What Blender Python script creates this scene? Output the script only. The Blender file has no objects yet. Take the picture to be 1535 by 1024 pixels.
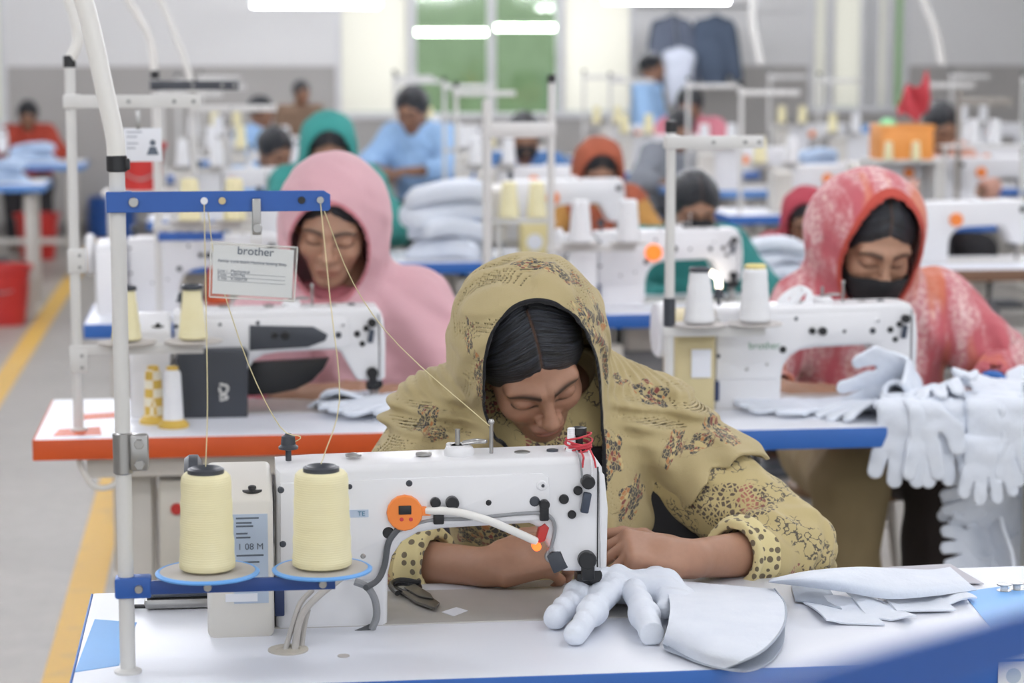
import bpy, bmesh, math, random
import numpy as np
from mathutils import Vector, Matrix
random.seed(7); np.random.seed(7)
S = bpy.context.scene
COL = S.collection

# ---------------------------------------------------------------- camera
F, CX, CY = 3400.0, 767.5, 512.0
TH = math.atan(432 / 3400 * math.cos(math.radians(7.41)))
PH = math.atan(442 / 3400)
CAMP = np.array([0, 0, 1.53])
FW = np.array([math.sin(TH) * math.cos(PH), math.cos(TH) * math.cos(PH), -math.sin(PH)])
RT = np.array([math.cos(TH), -math.sin(TH), 0])
UP = np.cross(RT, FW)
cam = bpy.data.cameras.new('camera')
camo = bpy.data.objects.new('camera', cam)
COL.objects.link(camo)
camo.location = CAMP
camo.rotation_euler = (math.pi / 2 - PH, 0, -TH)
cam.sensor_width = 36
cam.lens = 36 * F / 1535
cam.clip_start = 0.05
cam.dof.use_dof = True
cam.dof.focus_distance = 3.12
cam.dof.aperture_fstop = 4.6
S.camera = camo

# ---------------------------------------------------------------- world, exposure
W = bpy.data.worlds.new('world')
S.world = W
W.use_nodes = True
W.node_tree.nodes['Background'].inputs[0].default_value = (0.93, 0.96, 1.0, 1)
W.node_tree.nodes['Background'].inputs[1].default_value = 1.0
S.view_settings.view_transform = 'Standard'
S.view_settings.look = 'None'
S.view_settings.gamma = 1
S.view_settings.use_curve_mapping = False
S.view_settings.exposure = .38
S.cycles.max_bounces = 6
S.cycles.diffuse_bounces = 4
S.cycles.sample_clamp_indirect = 6
TUBE_STRENGTH = 36.0

# ---------------------------------------------------------------- pixel -> place helpers
def ray(px, py):
    return FW + RT * (px - CX) / F + UP * (CY - py) / F
def onz(px, py, z):
    r = ray(px, py)
    return CAMP + r * (z - CAMP[2]) / r[2]
def ony(px, py, Y):
    r = ray(px, py)
    return CAMP + r * (Y / r[1])
def proj(P):
    v = np.asarray(P) - CAMP
    d = v @ FW
    return CX + F * (v @ RT) / d, CY - F * (v @ UP) / d, d

# ---------------------------------------------------------------- materials
def lin(h):
    h = h.lstrip('#')
    c = [int(h[i:i + 2], 16) / 255 for i in (0, 2, 4)]
    return tuple((x / 12.92 if x <= .04045 else ((x + .055) / 1.055) ** 2.4) for x in c) + (1,)

MATS = {}
class NT:
    def __init__(s, name):
        m = bpy.data.materials.new(name)
        m.use_nodes = True
        s.m, s.t = m, m.node_tree
        s.n, s.l = s.t.nodes, s.t.links
        s.b = s.n['Principled BSDF']
        s._co = None
    def add(s, typ, **kw):
        n = s.n.new(typ)
        for k, v in kw.items():
            if k.startswith('i_'):
                k = k[2:]
                key = int(k) if k.isdigit() else k.replace('_', ' ')
                if hasattr(v, 'is_output') or isinstance(v, bpy.types.NodeSocket):
                    s.l.new(v, n.inputs[key])
                else:
                    n.inputs[key].default_value = v
            else:
                setattr(n, k, v)
        return n
    def co(s):
        if s._co is None:
            s._co = s.add('ShaderNodeTexCoord').outputs['Object']
        return s._co
    def math(s, op, a, b=0.0, c=0.0):
        n = s.n.new('ShaderNodeMath'); n.operation = op
        for i, v in enumerate((a, b, c)):
            if isinstance(v, bpy.types.NodeSocket): s.l.new(v, n.inputs[i])
            else: n.inputs[i].default_value = v
        return n.outputs[0]
    def mix(s, f, a, b):
        n = s.n.new('ShaderNodeMix'); n.data_type = 'RGBA'
        for i, v in ((0, f), (6, a), (7, b)):
            if isinstance(v, bpy.types.NodeSocket): s.l.new(v, n.inputs[i])
            else: n.inputs[i].default_value = v
        return n.outputs[2]
    def noise(s, scale, detail=3, vec=None, rough=.5):
        n = s.n.new('ShaderNodeTexNoise')
        n.inputs['Scale'].default_value = scale; n.inputs['Detail'].default_value = detail
        n.inputs['Roughness'].default_value = rough
        s.l.new(vec or s.co(), n.inputs['Vector'])
        return n.outputs['Fac']
    def ramp(s, f, stops):
        n = s.n.new('ShaderNodeValToRGB')
        e = n.color_ramp.elements
        while len(e) < len(stops): e.new(.5)
        for i, (p, c) in enumerate(stops):
            e[i].position = p; e[i].color = c if not isinstance(c, (int, float)) else (c, c, c, 1)
        s.l.new(f, n.inputs[0])
        return n.outputs[0]
    def bump(s, h, strength=.3, dist=.002):
        n = s.n.new('ShaderNodeBump')
        n.inputs['Strength'].default_value = strength; n.inputs['Distance'].default_value = dist
        s.l.new(h, n.inputs['Height'])
        s.l.new(n.outputs[0], s.b.inputs['Normal'])
    def setc(s, c):
        if isinstance(c, bpy.types.NodeSocket): s.l.new(c, s.b.inputs['Base Color'])
        else: s.b.inputs['Base Color'].default_value = c
    def attr(s, name, out='Color'):
        n = s.n.new('ShaderNodeAttribute'); n.attribute_name = name
        return n.outputs[out]

def mat(name, hexc, rough=.5, metal=0., var=.08, scale=9., bump=0., bscale=120., emit=0., trans=0., alpha=1.):
    """plain procedural material: base colour with soft noise mottling and optional fine bump"""
    if name in MATS: return MATS[name]
    t = NT(name)
    c = lin(hexc)
    if var > 0:
        dk = tuple(x * (1 - var) for x in c[:3]) + (1,)
        lt = tuple(min(1, x * (1 + var * .6)) for x in c[:3]) + (1,)
        t.setc(t.mix(t.noise(scale, 4), dk, lt))
    else:
        t.setc(c)
    t.b.inputs['Roughness'].default_value = rough
    t.b.inputs['Metallic'].default_value = metal
    if trans: t.b.inputs['Transmission Weight'].default_value = trans
    if alpha < 1: t.b.inputs['Alpha'].default_value = alpha
    if bump: t.bump(t.noise(bscale, 3), bump)
    if emit:
        t.b.inputs['Emission Color'].default_value = c
        t.b.inputs['Emission Strength'].default_value = emit
    MATS[name] = t.m
    return t.m

# ---------------------------------------------------------------- mesh helpers
def tag(o, label=None, cat=None, group=None, kind=None):
    if label: o['label'] = label
    if cat: o['category'] = cat
    if group: o['group'] = group
    if kind: o['kind'] = kind
    return o

def link(name, me, m=None, parent=None):
    o = bpy.data.objects.new(name, me)
    COL.objects.link(o)
    if m is not None and me is not None and not me.materials: me.materials.append(m)
    if parent is not None: o.parent = parent
    return o

def obj(name, bm, m, parent=None, smooth=35, off=None):
    """bmesh -> one mesh object; off (world position of the thing) is taken away from the vertices"""
    if off is not None:
        bmesh.ops.translate(bm, verts=bm.verts, vec=Vector([-float(a) for a in off]))
    me = bpy.data.meshes.new(name)
    bm.normal_update()
    bm.to_mesh(me); bm.free()
    if smooth:
        me.shade_smooth()
        me.set_sharp_from_angle(angle=math.radians(smooth))
    return link(name, me, m, parent)

def thing(name, label, cat, loc=(0, 0, 0), group=None):
    o = bpy.data.objects.new(name, None)
    COL.objects.link(o)
    o.location = [float(a) for a in loc]
    o.empty_display_size = .05
    return tag(o, label, cat, group)

def copy_tree(o, parent=None):
    c = o.copy(); COL.objects.link(c); c.parent = parent
    for ch in list(o.children): copy_tree(ch, c)
    return c

def B(): return bmesh.new()

def box(bm, lo, hi, bev=0., seg=2):
    lo = [float(a) for a in lo]; hi = [float(a) for a in hi]
    r = bmesh.ops.create_cube(bm, size=1)
    vs = r['verts']
    for v in vs:
        v.co = Vector([lo[i] + (v.co[i] + .5) * (hi[i] - lo[i]) for i in range(3)])
    if bev:
        es = list({e for v in vs for e in v.link_edges})
        bmesh.ops.bevel(bm, geom=es, offset=bev, segments=seg, profile=.5, affect='EDGES', clamp_overlap=True)
    return bm

def prism(bm, pts, y0, y1, bev=0., seg=3, axis='y'):
    """extrude a polygon given in (a,b) along an axis; rims bevelled"""
    def mk(a, b, c):
        return Vector({'y': (a, c, b), 'z': (a, b, c), 'x': (c, a, b)}[axis])
    f0 = [bm.verts.new(mk(a, b, y0)) for a, b in pts]
    f1 = [bm.verts.new(mk(a, b, y1)) for a, b in pts]
    n = len(pts)
    fa = bm.faces.new(f0); fb = bm.faces.new(f1[::-1])
    sides = [bm.faces.new((f0[(i + 1) % n], f0[i], f1[i], f1[(i + 1) % n])) for i in range(n)]
    bmesh.ops.recalc_face_normals(bm, faces=[fa, fb] + sides)
    if bev:
        bmesh.ops.bevel(bm, geom=list(fa.edges) + list(fb.edges), offset=bev, segments=seg, profile=.5, affect='EDGES', clamp_overlap=True)
    return bm

def lathe(bm, prof, c=(0, 0, 0), n=24, axis='z', ring=False):
    """revolve (radius, height) pairs about an axis through c"""
    c = [float(a) for a in c]
    rings = []
    for r, h in prof:
        rg = []
        for k in range(n):
            a = 2 * math.pi * k / n
            u, v = r * math.cos(a), r * math.sin(a)
            p = {'z': (u, v, h), 'y': (u, h, -v), 'x': (h, u, v)}[axis]
            rg.append(bm.verts.new((c[0] + p[0], c[1] + p[1], c[2] + p[2])))
        rings.append(rg)
    for a, b in zip(rings, rings[1:]):
        for k in range(n):
            bm.faces.new((a[k], a[(k + 1) % n], b[(k + 1) % n], b[k]))
    if ring:
        a, b = rings[-1], rings[0]
        for k in range(n): bm.faces.new((a[k], a[(k + 1) % n], b[(k + 1) % n], b[k]))
    else:
        bm.faces.new(rings[0][::-1]); bm.faces.new(rings[-1])
    return bm

def cyl(bm, c, r, h, axis='z', n=20, bev=0.):
    b = min(bev or r * .12, r * .4, abs(h) * .4)
    return lathe(bm, [(r - b, 0), (r, b), (r, h - b), (r - b, h)], c, n, axis)

def smooth_path(pts, k=6):
    P = [np.asarray(p, float) for p in pts]
    if len(P) < 3: return P
    P = [2 * P[0] - P[1]] + P + [2 * P[-1] - P[-2]]
    out = []
    for i in range(1, len(P) - 2):
        for j in range(k):
            t = j / k
            a, b, c, d = P[i - 1:i + 3]
            out.append(.5 * ((2 * b) + (c - a) * t + (2 * a - 5 * b + 4 * c - d) * t * t + (3 * b - a - 3 * c + d) * t ** 3))
    out.append(P[-2])
    return out

def tube(bm, pts, r, n=10, smooth=True, k=6, r2=None):
    P = smooth_path(pts, k) if smooth else [np.asarray(p, float) for p in pts]
    T = [P[min(i + 1, len(P) - 1)] - P[max(i - 1, 0)] for i in range(len(P))]
    T = [t / (np.linalg.norm(t) + 1e-12) for t in T]
    a = np.array([0, 0, 1.]) if abs(T[0][2]) < .9 else np.array([1., 0, 0])
    u = np.cross(T[0], a); u /= np.linalg.norm(u)
    rings = []
    for i, (p, t) in enumerate(zip(P, T)):
        u = u - t * (u @ t); u /= np.linalg.norm(u)
        v = np.cross(t, u)
        rr = r if r2 is None else r + (r2 - r) * i / (len(P) - 1)
        rings.append([bm.verts.new(p + rr * (math.cos(2 * math.pi * k / n) * u + math.sin(2 * math.pi * k / n) * v)) for k in range(n)])
    for x, y in zip(rings, rings[1:]):
        for k in range(n):
            bm.faces.new((x[k], x[(k + 1) % n], y[(k + 1) % n], y[k]))
    bm.faces.new(rings[0][::-1]); bm.faces.new(rings[-1])
    return bm

def sheet(bm, G, th=.002):
    """thick cloth from a grid (rows x cols x 3) of points"""
    G = np.asarray(G, float)
    R, C = G.shape[:2]
    du = np.gradient(G, axis=0); dv = np.gradient(G, axis=1)
    N = np.cross(du, dv); N /= (np.linalg.norm(N, axis=2, keepdims=True) + 1e-12)
    if N[..., 2].mean() < 0: N = -N
    top = [[bm.verts.new(G[i, j] + N[i, j] * th / 2) for j in range(C)] for i in range(R)]
    bot = [[bm.verts.new(G[i, j] - N[i, j] * th / 2) for j in range(C)] for i in range(R)]
    fs = []
    for i in range(R - 1):
        for j in range(C - 1):
            fs.append(bm.faces.new((top[i][j], top[i + 1][j], top[i + 1][j + 1], top[i][j + 1])))
            fs.append(bm.faces.new((bot[i][j], bot[i][j + 1], bot[i + 1][j + 1], bot[i + 1][j])))
    rim = [(i, 0) for i in range(R)] + [(R - 1, j) for j in range(1, C)] + [(i, C - 1) for i in range(R - 2, -1, -1)] + [(0, j) for j in range(C - 2, 0, -1)]
    for a, b in zip(rim, rim[1:] + rim[:1]):
        fs.append(bm.faces.new((top[a[0]][a[1]], top[b[0]][b[1]], bot[b[0]][b[1]], bot[a[0]][a[1]])))
    bmesh.ops.recalc_face_normals(bm, faces=fs)
    return bm

def bilerp_grid(c00, c01, c10, c11, R, C, fn=None):
    """grid between four corners; fn(u,v) adds an offset vector"""
    c00, c01, c10, c11 = [np.asarray(c, float) for c in (c00, c01, c10, c11)]
    G = np.zeros((R, C, 3))
    for i in range(R):
        for j in range(C):
            u, v = i / (R - 1), j / (C - 1)
            p = (1 - u) * ((1 - v) * c00 + v * c01) + u * ((1 - v) * c10 + v * c11)
            if fn: p = p + np.asarray(fn(u, v))
            G[i, j] = p
    return G

def text_mesh(s, size, align='CENTER'):
    cu = bpy.data.curves.new('lettering', 'FONT')
    cu.body = s; cu.size = size; cu.align_x = align; cu.extrude = .0001
    o = bpy.data.objects.new('lettering', cu); COL.objects.link(o)
    bpy.context.view_layer.update()
    dg = bpy.context.evaluated_depsgraph_get()
    me = bpy.data.meshes.new_from_object(o.evaluated_get(dg))
    bpy.data.objects.remove(o); bpy.data.curves.remove(cu)
    return me

def text(name, s, size, m, M4, parent, align='CENTER'):
    me = text_mesh(s, size, align)
    me.transform(M4)
    me.materials.clear(); me.materials.append(m)
    return link(name, me, m, parent)

def face_cam(loc, rz=0., tilt=0.):
    """matrix putting flat xy art on an xz wall that faces -y"""
    return Matrix.Translation(Vector([float(a) for a in loc])) @ Matrix.Rotation(rz, 4, 'Z') @ Matrix.Rotation(math.pi / 2 + tilt, 4, 'X')

# ---------------------------------------------------------------- signed-distance modelling (numpy surface nets)
def smin(a, b, k):
    h = np.clip(.5 + .5 * (b - a) / k, 0, 1)
    return b + (a - b) * h - k * h * (1 - h)
def smax(a, b, k): return -smin(-a, -b, k)
def ell(p, c, r):
    q = (p - np.asarray(c, np.float32)) / np.asarray(r, np.float32)
    k0 = np.sqrt((q * q).sum(1)) + 1e-9
    q2 = q / np.asarray(r, np.float32)
    k1 = np.sqrt((q2 * q2).sum(1)) + 1e-9
    return k0 * (k0 - 1) / k1
def sph(p, c, r): return np.sqrt(((p - np.asarray(c, np.float32)) ** 2).sum(1)) - r
def cone(p, a, b, ra, rb):
    a = np.asarray(a, np.float32); b = np.asarray(b, np.float32)
    d = b - a
    t = np.clip(((p - a) @ d) / (d @ d + 1e-12), 0, 1)
    q = p - a - t[:, None] * d
    return np.sqrt((q * q).sum(1)) - (ra + (rb - ra) * t)
def rbox(p, c, ax, half, r):
    """rounded box with axes = rows of ax"""
    q = np.abs((p - np.asarray(c, np.float32)) @ np.asarray(ax, np.float32).T) - np.asarray(half, np.float32)
    return np.sqrt((np.maximum(q, 0) ** 2).sum(1)) + np.minimum(q.max(1), 0) - r

def nets(fn, lo, hi, h, margin=2.0):
    lo = np.asarray(lo, np.float32); hi = np.asarray(hi, np.float32)
    bs = 6
    nb = np.maximum(1, np.ceil((hi - lo) / (h * bs)).astype(int))
    n = nb * bs + 1
    cc = [lo[i] + (np.arange(nb[i]) + .5) * bs * h for i in range(3)]
    g = np.stack(np.meshgrid(*cc, indexing='ij'), -1).reshape(-1, 3).astype(np.float32)
    dc = fn(g)
    D = np.where(np.repeat(np.repeat(np.repeat(dc.reshape(nb), bs, 0), bs, 1), bs, 2) < 0, -1., 1.).astype(np.float32)
    D = np.pad(D, ((0, 1),) * 3, mode='edge')
    act = np.argwhere(np.abs(dc.reshape(nb)) < bs * h * .87 * margin)
    if len(act) == 0: return np.zeros((0, 3)), np.zeros((0, 4), int)
    o = np.stack(np.meshgrid(*[np.arange(bs + 1)] * 3, indexing='ij'), -1).reshape(-1, 3)
    for s in range(0, len(act), 3000):
        idx = (act[s:s + 3000, None, :] * bs + o[None]).reshape(-1, 3)
        D[idx[:, 0], idx[:, 1], idx[:, 2]] = fn((lo + idx * np.float32(h)).astype(np.float32))
    D[0] = D[-1] = 1; D[:, 0] = D[:, -1] = 1; D[:, :, 0] = D[:, :, -1] = 1
    I = D < 0
    cnt = np.zeros([m - 1 for m in D.shape], np.int8)
    offs = [(i, j, k) for i in (0, 1) for j in (0, 1) for k in (0, 1)]
    sl = lambda a, d: slice(d, a - 1 + d)
    for d in offs: cnt += I[sl(D.shape[0], d[0]), sl(D.shape[1], d[1]), sl(D.shape[2], d[2])]
    cells = np.argwhere((cnt > 0) & (cnt < 8))
    vid = np.full(cnt.shape, -1, np.int32)
    vid[cells[:, 0], cells[:, 1], cells[:, 2]] = np.arange(len(cells))
    cv = np.stack([D[cells[:, 0] + d[0], cells[:, 1] + d[1], cells[:, 2] + d[2]] for d in offs], 1)
    acc = np.zeros((len(cells), 3)); num = np.zeros(len(cells))
    O = np.array(offs)
    for a in range(8):
        for b in range(a + 1, 8):
            if np.abs(O[a] - O[b]).sum() != 1: continue
            va, vb = cv[:, a], cv[:, b]
            m = (va < 0) != (vb < 0)
            t = np.where(m, va / (va - vb + 1e-20), 0)
            acc += m[:, None] * (O[a] + t[:, None] * (O[b] - O[a])); num += m
    V = lo + (cells + acc / num[:, None]) * h
    Q = []
    for ax in range(3):
        u, w = (ax + 1) % 3, (ax + 2) % 3
        A = I[tuple(slice(0, -1) if i == ax else slice(1, -1) for i in range(3))]
        Bm = I[tuple(slice(1, None) if i == ax else slice(1, -1) for i in range(3))]
        e = np.argwhere(A != Bm)
        if len(e) == 0: continue
        flip = ~A[e[:, 0], e[:, 1], e[:, 2]]
        e = e + np.array([0 if i == ax else 1 for i in range(3)])
        q = []
        for du, dw in ((0, 0), (1, 0), (1, 1), (0, 1)):
            c = e.copy(); c[:, u] -= 1 - du; c[:, w] -= 1 - dw
            q.append(vid[c[:, 0], c[:, 1], c[:, 2]])
        q = np.stack(q, 1)
        q[flip] = q[flip][:, ::-1]
        Q.append(q)
    Q = np.concatenate(Q)
    Q = Q[(Q >= 0).all(1)]
    return V, Q

def npmesh(name, V, Q, m=None, parent=None, off=(0, 0, 0), attrs=None):
    me = bpy.data.meshes.new(name)
    V = np.asarray(V, np.float32) - np.asarray(off, np.float32)
    me.vertices.add(len(V)); me.vertices.foreach_set('co', V.ravel())
    me.loops.add(Q.size); me.loops.foreach_set('vertex_index', np.ascontiguousarray(Q, np.int32).ravel())
    me.polygons.add(len(Q)); me.polygons.foreach_set('loop_start', np.arange(0, Q.size, 4, dtype=np.int32))
    me.update(calc_edges=True)
    me.shade_smooth()
    for k, (typ, arr) in (attrs or {}).items():
        a = me.attributes.new(k, typ, 'POINT')
        a.data.foreach_set({'FLOAT_COLOR': 'color', 'FLOAT_VECTOR': 'vector', 'FLOAT': 'value'}[typ], np.ascontiguousarray(arr, np.float32).ravel())
    return link(name, me, m, parent)

def wob(p, f, seed=0, oct=2):
    """cheap smooth pseudo-noise in [-1,1] from rotated sines"""
    rs = np.random.RandomState(seed)
    s = np.zeros(len(p), np.float32); a = 1.; tot = 0
    for o in range(oct):
        for k in range(3):
            d = rs.normal(size=3); d /= np.linalg.norm(d)
            d2 = rs.normal(size=3); d2 /= np.linalg.norm(d2)
            s += a * np.sin(p @ (d * f * 6.28).astype(np.float32) + 1.7 * np.sin(p @ (d2 * f * 4.1).astype(np.float32) + rs.rand() * 6) + rs.rand() * 6)
        tot += 3 * a; a *= .5; f *= 2.1
    return s / tot * 1.6
# ---------------------------------------------------------------- setting
YW = 18.85
def struct(name, bm, m, parent=None, smooth=30):
    o = obj(name, bm, m, parent, smooth)
    if parent is None: tag(o, kind='structure')
    return o

def floor_material():
    t = NT('floor_concrete')
    mp = t.add('ShaderNodeMapping', i_Vector=t.co()); mp.inputs['Scale'].default_value = (.7, 2.2, 1)
    a = t.noise(1.3, 6, mp.outputs[0], .6)
    b = t.noise(14, 5)
    c = t.mix(a, lin('#98938c'), lin('#b2ada5'))
    c = t.mix(t.ramp(b, [(.35, .0), (.75, .35)]), c, lin('#87827b'))
    sp = t.noise(38, 2)
    c = t.mix(t.ramp(sp, [(.70, 0.), (.76, .7)]), c, lin('#6d675f'))
    t.setc(c)
    t.b.inputs['Roughness'].default_value = .42
    t.bump(b, .15)
    return t.m
def wall_material():
    t = NT('wall_two_tone_paint')
    z = t.add('ShaderNodeSeparateXYZ', i_Vector=t.co()).outputs[2]
    n = t.noise(.8, 4)
    up = t.mix(n, lin('#e4e3e2'), lin('#ededed'))
    lo = t.mix(n, lin('#aaa7a3'), lin('#b8b5b2'))
    t.setc(t.mix(t.math('GREATER_THAN', z, 1.37), lo, up))
    t.b.inputs['Roughness'].default_value = .6
    t.bump(t.noise(60, 3), .1)
    return t.m
WALL = wall_material()
box_f = B(); box(box_f, (-4, -3, -.1), (8, YW + .2, 0)); FLOOR = struct('floor', box_f, floor_material())
bm = B(); box(bm, (-4, -3, 3.4), (8, YW + .2, 3.5)); struct('ceiling', bm, mat('ceiling_paint', '#e6e5e3', .8))
bm = B(); box(bm, (-4.15, -3, 0), (-4, YW + .2, 3.4)); struct('wall_left', bm, WALL)
bm = B(); box(bm, (8, -3, 0), (8.15, YW + .2, 3.4)); struct('wall_right', bm, WALL)

def wx(px): return float(ony(px, 120, YW)[0])
def wz(py, px=700): return float(ony(px, py, YW)[2])
# windows in the far wall: (px left, px right, z bottom)
WIN = [(wx(-70), wx(11), wz(188)), (wx(503), wx(953), wz(178)), (wx(1212), wx(1362), wz(172))]
ZT = 2.75
bm = B(); xs = -4.0
for a, b, z0 in WIN:
    box(bm, (xs, YW, 0), (a, YW + .2, 3.4)); box(bm, (a, YW, 0), (b, YW + .2, z0)); box(bm, (a, YW, ZT), (b, YW + .2, 3.4))
    xs = b
box(bm, (xs, YW, 0), (8, YW + .2, 3.4))
struct('wall_back', bm, WALL)
bm = B(); box(bm, (-4, YW - .02, 0), (8, YW, .1), .004); struct('baseboard_back', bm, mat('skirting_paint', '#8a8784', .6))

FRAME = mat('window_frame_white', '#e4e4e6', .4)
BLIND = NT('blind_slat')
BLIND.setc(lin('#f3f2ee'))
_tr = BLIND.add('ShaderNodeBsdfTranslucent'); _tr.inputs[0].default_value = lin('#faf8f2')
_mx = BLIND.add('ShaderNodeMixShader'); _mx.inputs[0].default_value = .9
BLIND.l.new(BLIND.b.outputs[0], _mx.inputs[1]); BLIND.l.new(_tr.outputs[0], _mx.inputs[2])
BLIND.l.new(_mx.outputs[0], BLIND.n['Material Output'].inputs[0])
BLIND = BLIND.m
def glass_material(name, col, refl=.06):
    t = NT(name)
    tr = t.add('ShaderNodeBsdfTransparent'); tr.inputs[0].default_value = lin(col)
    gl = t.add('ShaderNodeBsdfGlossy'); gl.inputs['Roughness'].default_value = .05
    mx = t.add('ShaderNodeMixShader'); mx.inputs[0].default_value = refl
    t.l.new(tr.outputs[0], mx.inputs[1]); t.l.new(gl.outputs[0], mx.inputs[2])
    t.l.new(mx.outputs[0], t.n['Material Output'].inputs[0])
    return t.m
GREEN_GLASS = glass_material('green_tinted_glass', '#dbe8d4')
CLEAR_FILM = glass_material('clear_plastic_film', '#fbfbf9', .04)

def window(n, x0, x1, z0, bays):
    """bays: (x left, x right, kind) with kind blind / glass"""
    w = tag(thing('window_%d' % n, None, None, ((x0 + x1) / 2, YW, z0)), kind='structure')
    o = w.location
    fb = B()
    for a, b in ((x0, x0 + .05), (x1 - .05, x1)): box(fb, (a, YW - .01, z0), (b, YW + .1, ZT), .006)
    box(fb, (x0, YW - .04, z0), (x1, YW + .1, z0 + .05), .006); box(fb, (x0, YW - .01, ZT - .05), (x1, YW + .1, ZT), .006)
    for a, b, k in bays[1:]: box(fb, (a - .035, YW - .015, z0), (a + .035, YW + .1, ZT), .006)
    obj('window_frame', fb, FRAME, w, off=o)
    for a, b, k in bays:
        if k == 'glass':
            g = B(); box(g, (a + .03, YW + .05, z0 + .05), (b - .03, YW + .056, ZT - .05)); obj('pane', g, GREEN_GLASS, w, off=o)
        else:
            z = z0 + .06; bl = None; i = 0
            while z < ZT - .06:
                g = B()
                G = bilerp_grid((a + .04, YW + .025, z), (b - .04, YW + .025, z), (a + .04, YW + .05, z + .05), (b - .04, YW + .05, z + .05), 2, 2)
                sheet(g, G, .002)
                obj('slat', g, BLIND, w, 0, off=o); z += .047
            g = B(); box(g, (a + .03, YW + .01, ZT - .09), (b - .03, YW + .06, ZT - .05), .004); obj('blind_rail', g, FRAME, w, off=o)
    return w
window(1, *WIN[0][:2], WIN[0][2], [(WIN[0][0] + .02, WIN[0][1] - .02, 'blind')])  # blind added here to make the window strip bright
window(2, *WIN[1][:2], WIN[1][2], [(wx(505), wx(618), 'blind'), (wx(618), wx(737), 'glass'), (wx(737), wx(840), 'glass'), (wx(840), wx(951), 'blind')])
window(3, *WIN[2][:2], WIN[2][2], [(wx(1214), wx(1244), 'blind'), (wx(1244), wx(1296), 'blind'), (wx(1296), wx(1311), 'glass'), (wx(1311), wx(1334), 'blind'), (wx(1334), wx(1360), 'glass')])
# what stands outside: a clipped hedge behind the green glass and two tubes added to imitate lamp reflections
t = NT('hedge_leaves'); _n = t.noise(5, 5)
t.setc(t.mix(_n, lin('#8c9c84'), lin('#aebda6'))); t.b.inputs['Roughness'].default_value = .7; t.bump(t.noise(40, 4), .6, .02)
HEDGE = t.m
def hedge(x0, x1, label):
    bm = B()
    R, C = 14, 40
    rs = np.random.RandomState(3)
    for yy, th in ((YW + 8, .5),):
        G = bilerp_grid((x0, yy, -.1), (x1, yy, -.1), (x0, yy, 2.35), (x1, yy, 2.35), R, C, lambda u, v: (0, -.12 * math.sin(9 * v + 4 * u) * math.sin(11 * u) + rs.uniform(-.04, .04), 0))
        sheet(bm, G, th)
    o = obj('hedge', bm, HEDGE); o.location = (0, 0, 0)
    return tag(o, label, 'hedge')
hedge(-12, 18, 'tall clipped green hedge outside behind the far windows')

# painted aisle lines
LINE = NT('yellow_line_paint')
_n = LINE.noise(9, 5)
LINE.setc(LINE.mix(LINE.ramp(_n, [(.55, 0.), (.8, .6)]), lin('#dfb24a'), lin('#b39a6a')))
LINE.b.inputs['Roughness'].default_value = .5
for i, x in enumerate((-.412, -1.03)):
    bm = B(); box(bm, (x - .052, -3, 0), (x + .052, YW - .4, .002))
    struct('trim_%d' % (i + 1), bm, LINE.m)

# ---------------------------------------------------------------- tube lamps
TUBE = mat('lit_tube', '#f6f8ff', .4, var=0, emit=TUBE_STRENGTH)
HOUSING = mat('lamp_housing_white', '#ececec', .5)
def lamp_template():
    r = thing('tube_light', 'x', 'lamp')
    b = B(); cyl(b, (-.49, 0, 0), .022, .98, 'x', 12); obj('tube', b, TUBE, r)
    b = B(); prism(b, [(-.03, .024), (.03, .024), (.018, .055), (-.018, .055)], -.52, .52, .002, 1, 'x')
    for s in (-1, 1): box(b, (s * .505 - .012, -.02, -.022), (s * .505 + .012, .02, .03), .003)
    obj('housing', b, HOUSING, r)
    for s in (-1, 1):
        b = B(); tube(b, [(s * .4, 0, .05), (s * .4, 0, 3.4 - 1.9)], .003, 6, False); obj('hanger', b, HOUSING, r)
    return r
LAMP = lamp_template(); first = True
def lamp(x, y, z, label, group, s=1.):
    global first
    o = LAMP if first else copy_tree(LAMP)
    first = False
    o.location = (x, y, z); o.scale = (s, 1, 1)
    for c in o.children:
        if c.name.startswith('hanger'): c.scale = (1, 1, (3.4 - z - .05) / 1.5 + .0); c.location.z = .05 * (1 - c.scale[2])
    tag(o, label, 'lamp', group)
Yl = 17.0
a = ony(375, 9, Yl); b = ony(572, 9, Yl); lamp((a[0] + b[0]) / 2, Yl, ony(473, 6, Yl)[2], 'lit white tube lamp hanging in front of the blind by the grey wall', None, (b[0] - a[0]) / 1.02)
a = ony(903, 4, Yl); b = ony(1095, 4, Yl); lamp((a[0] + b[0]) / 2, Yl, ony(1000, 0, Yl)[2], 'lit white tube lamp hanging above the hanging jackets', None, (b[0] - a[0]) / 1.02)
for Y in (.9, 2.7, 4.5, 6.3, 8.1, 9.9, 11.7, 13.5, 15.3):
    for X in (-2.4, -.85, 1.3, 3.2, 5.2):
        lamp(X, Y + (.25 if X < 0 else 0), 2.35, 'white tube lamp hanging over the sewing rows', 'tube lamps over the sewing rows')
# tubes added outside, imitating reflections of the room lamps in the green glass
a = ony(612, 52, YW + 1.1); b = ony(735, 45, YW + 1.1); lamp((a[0] + b[0]) / 2, YW + 1.1, (a[2] + b[2]) / 2, 'added lit tube outside standing in for a lamp reflection in the wider green pane', None, (b[0] - a[0]) / 1.0)
a = ony(740, 45, YW + 1.1); b = ony(842, 38, YW + 1.1); lamp((a[0] + b[0]) / 2, YW + 1.1, (a[2] + b[2]) / 2, 'added lit tube outside standing in for a lamp reflection in the narrower green pane', None, (b[0] - a[0]) / 1.0)
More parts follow.
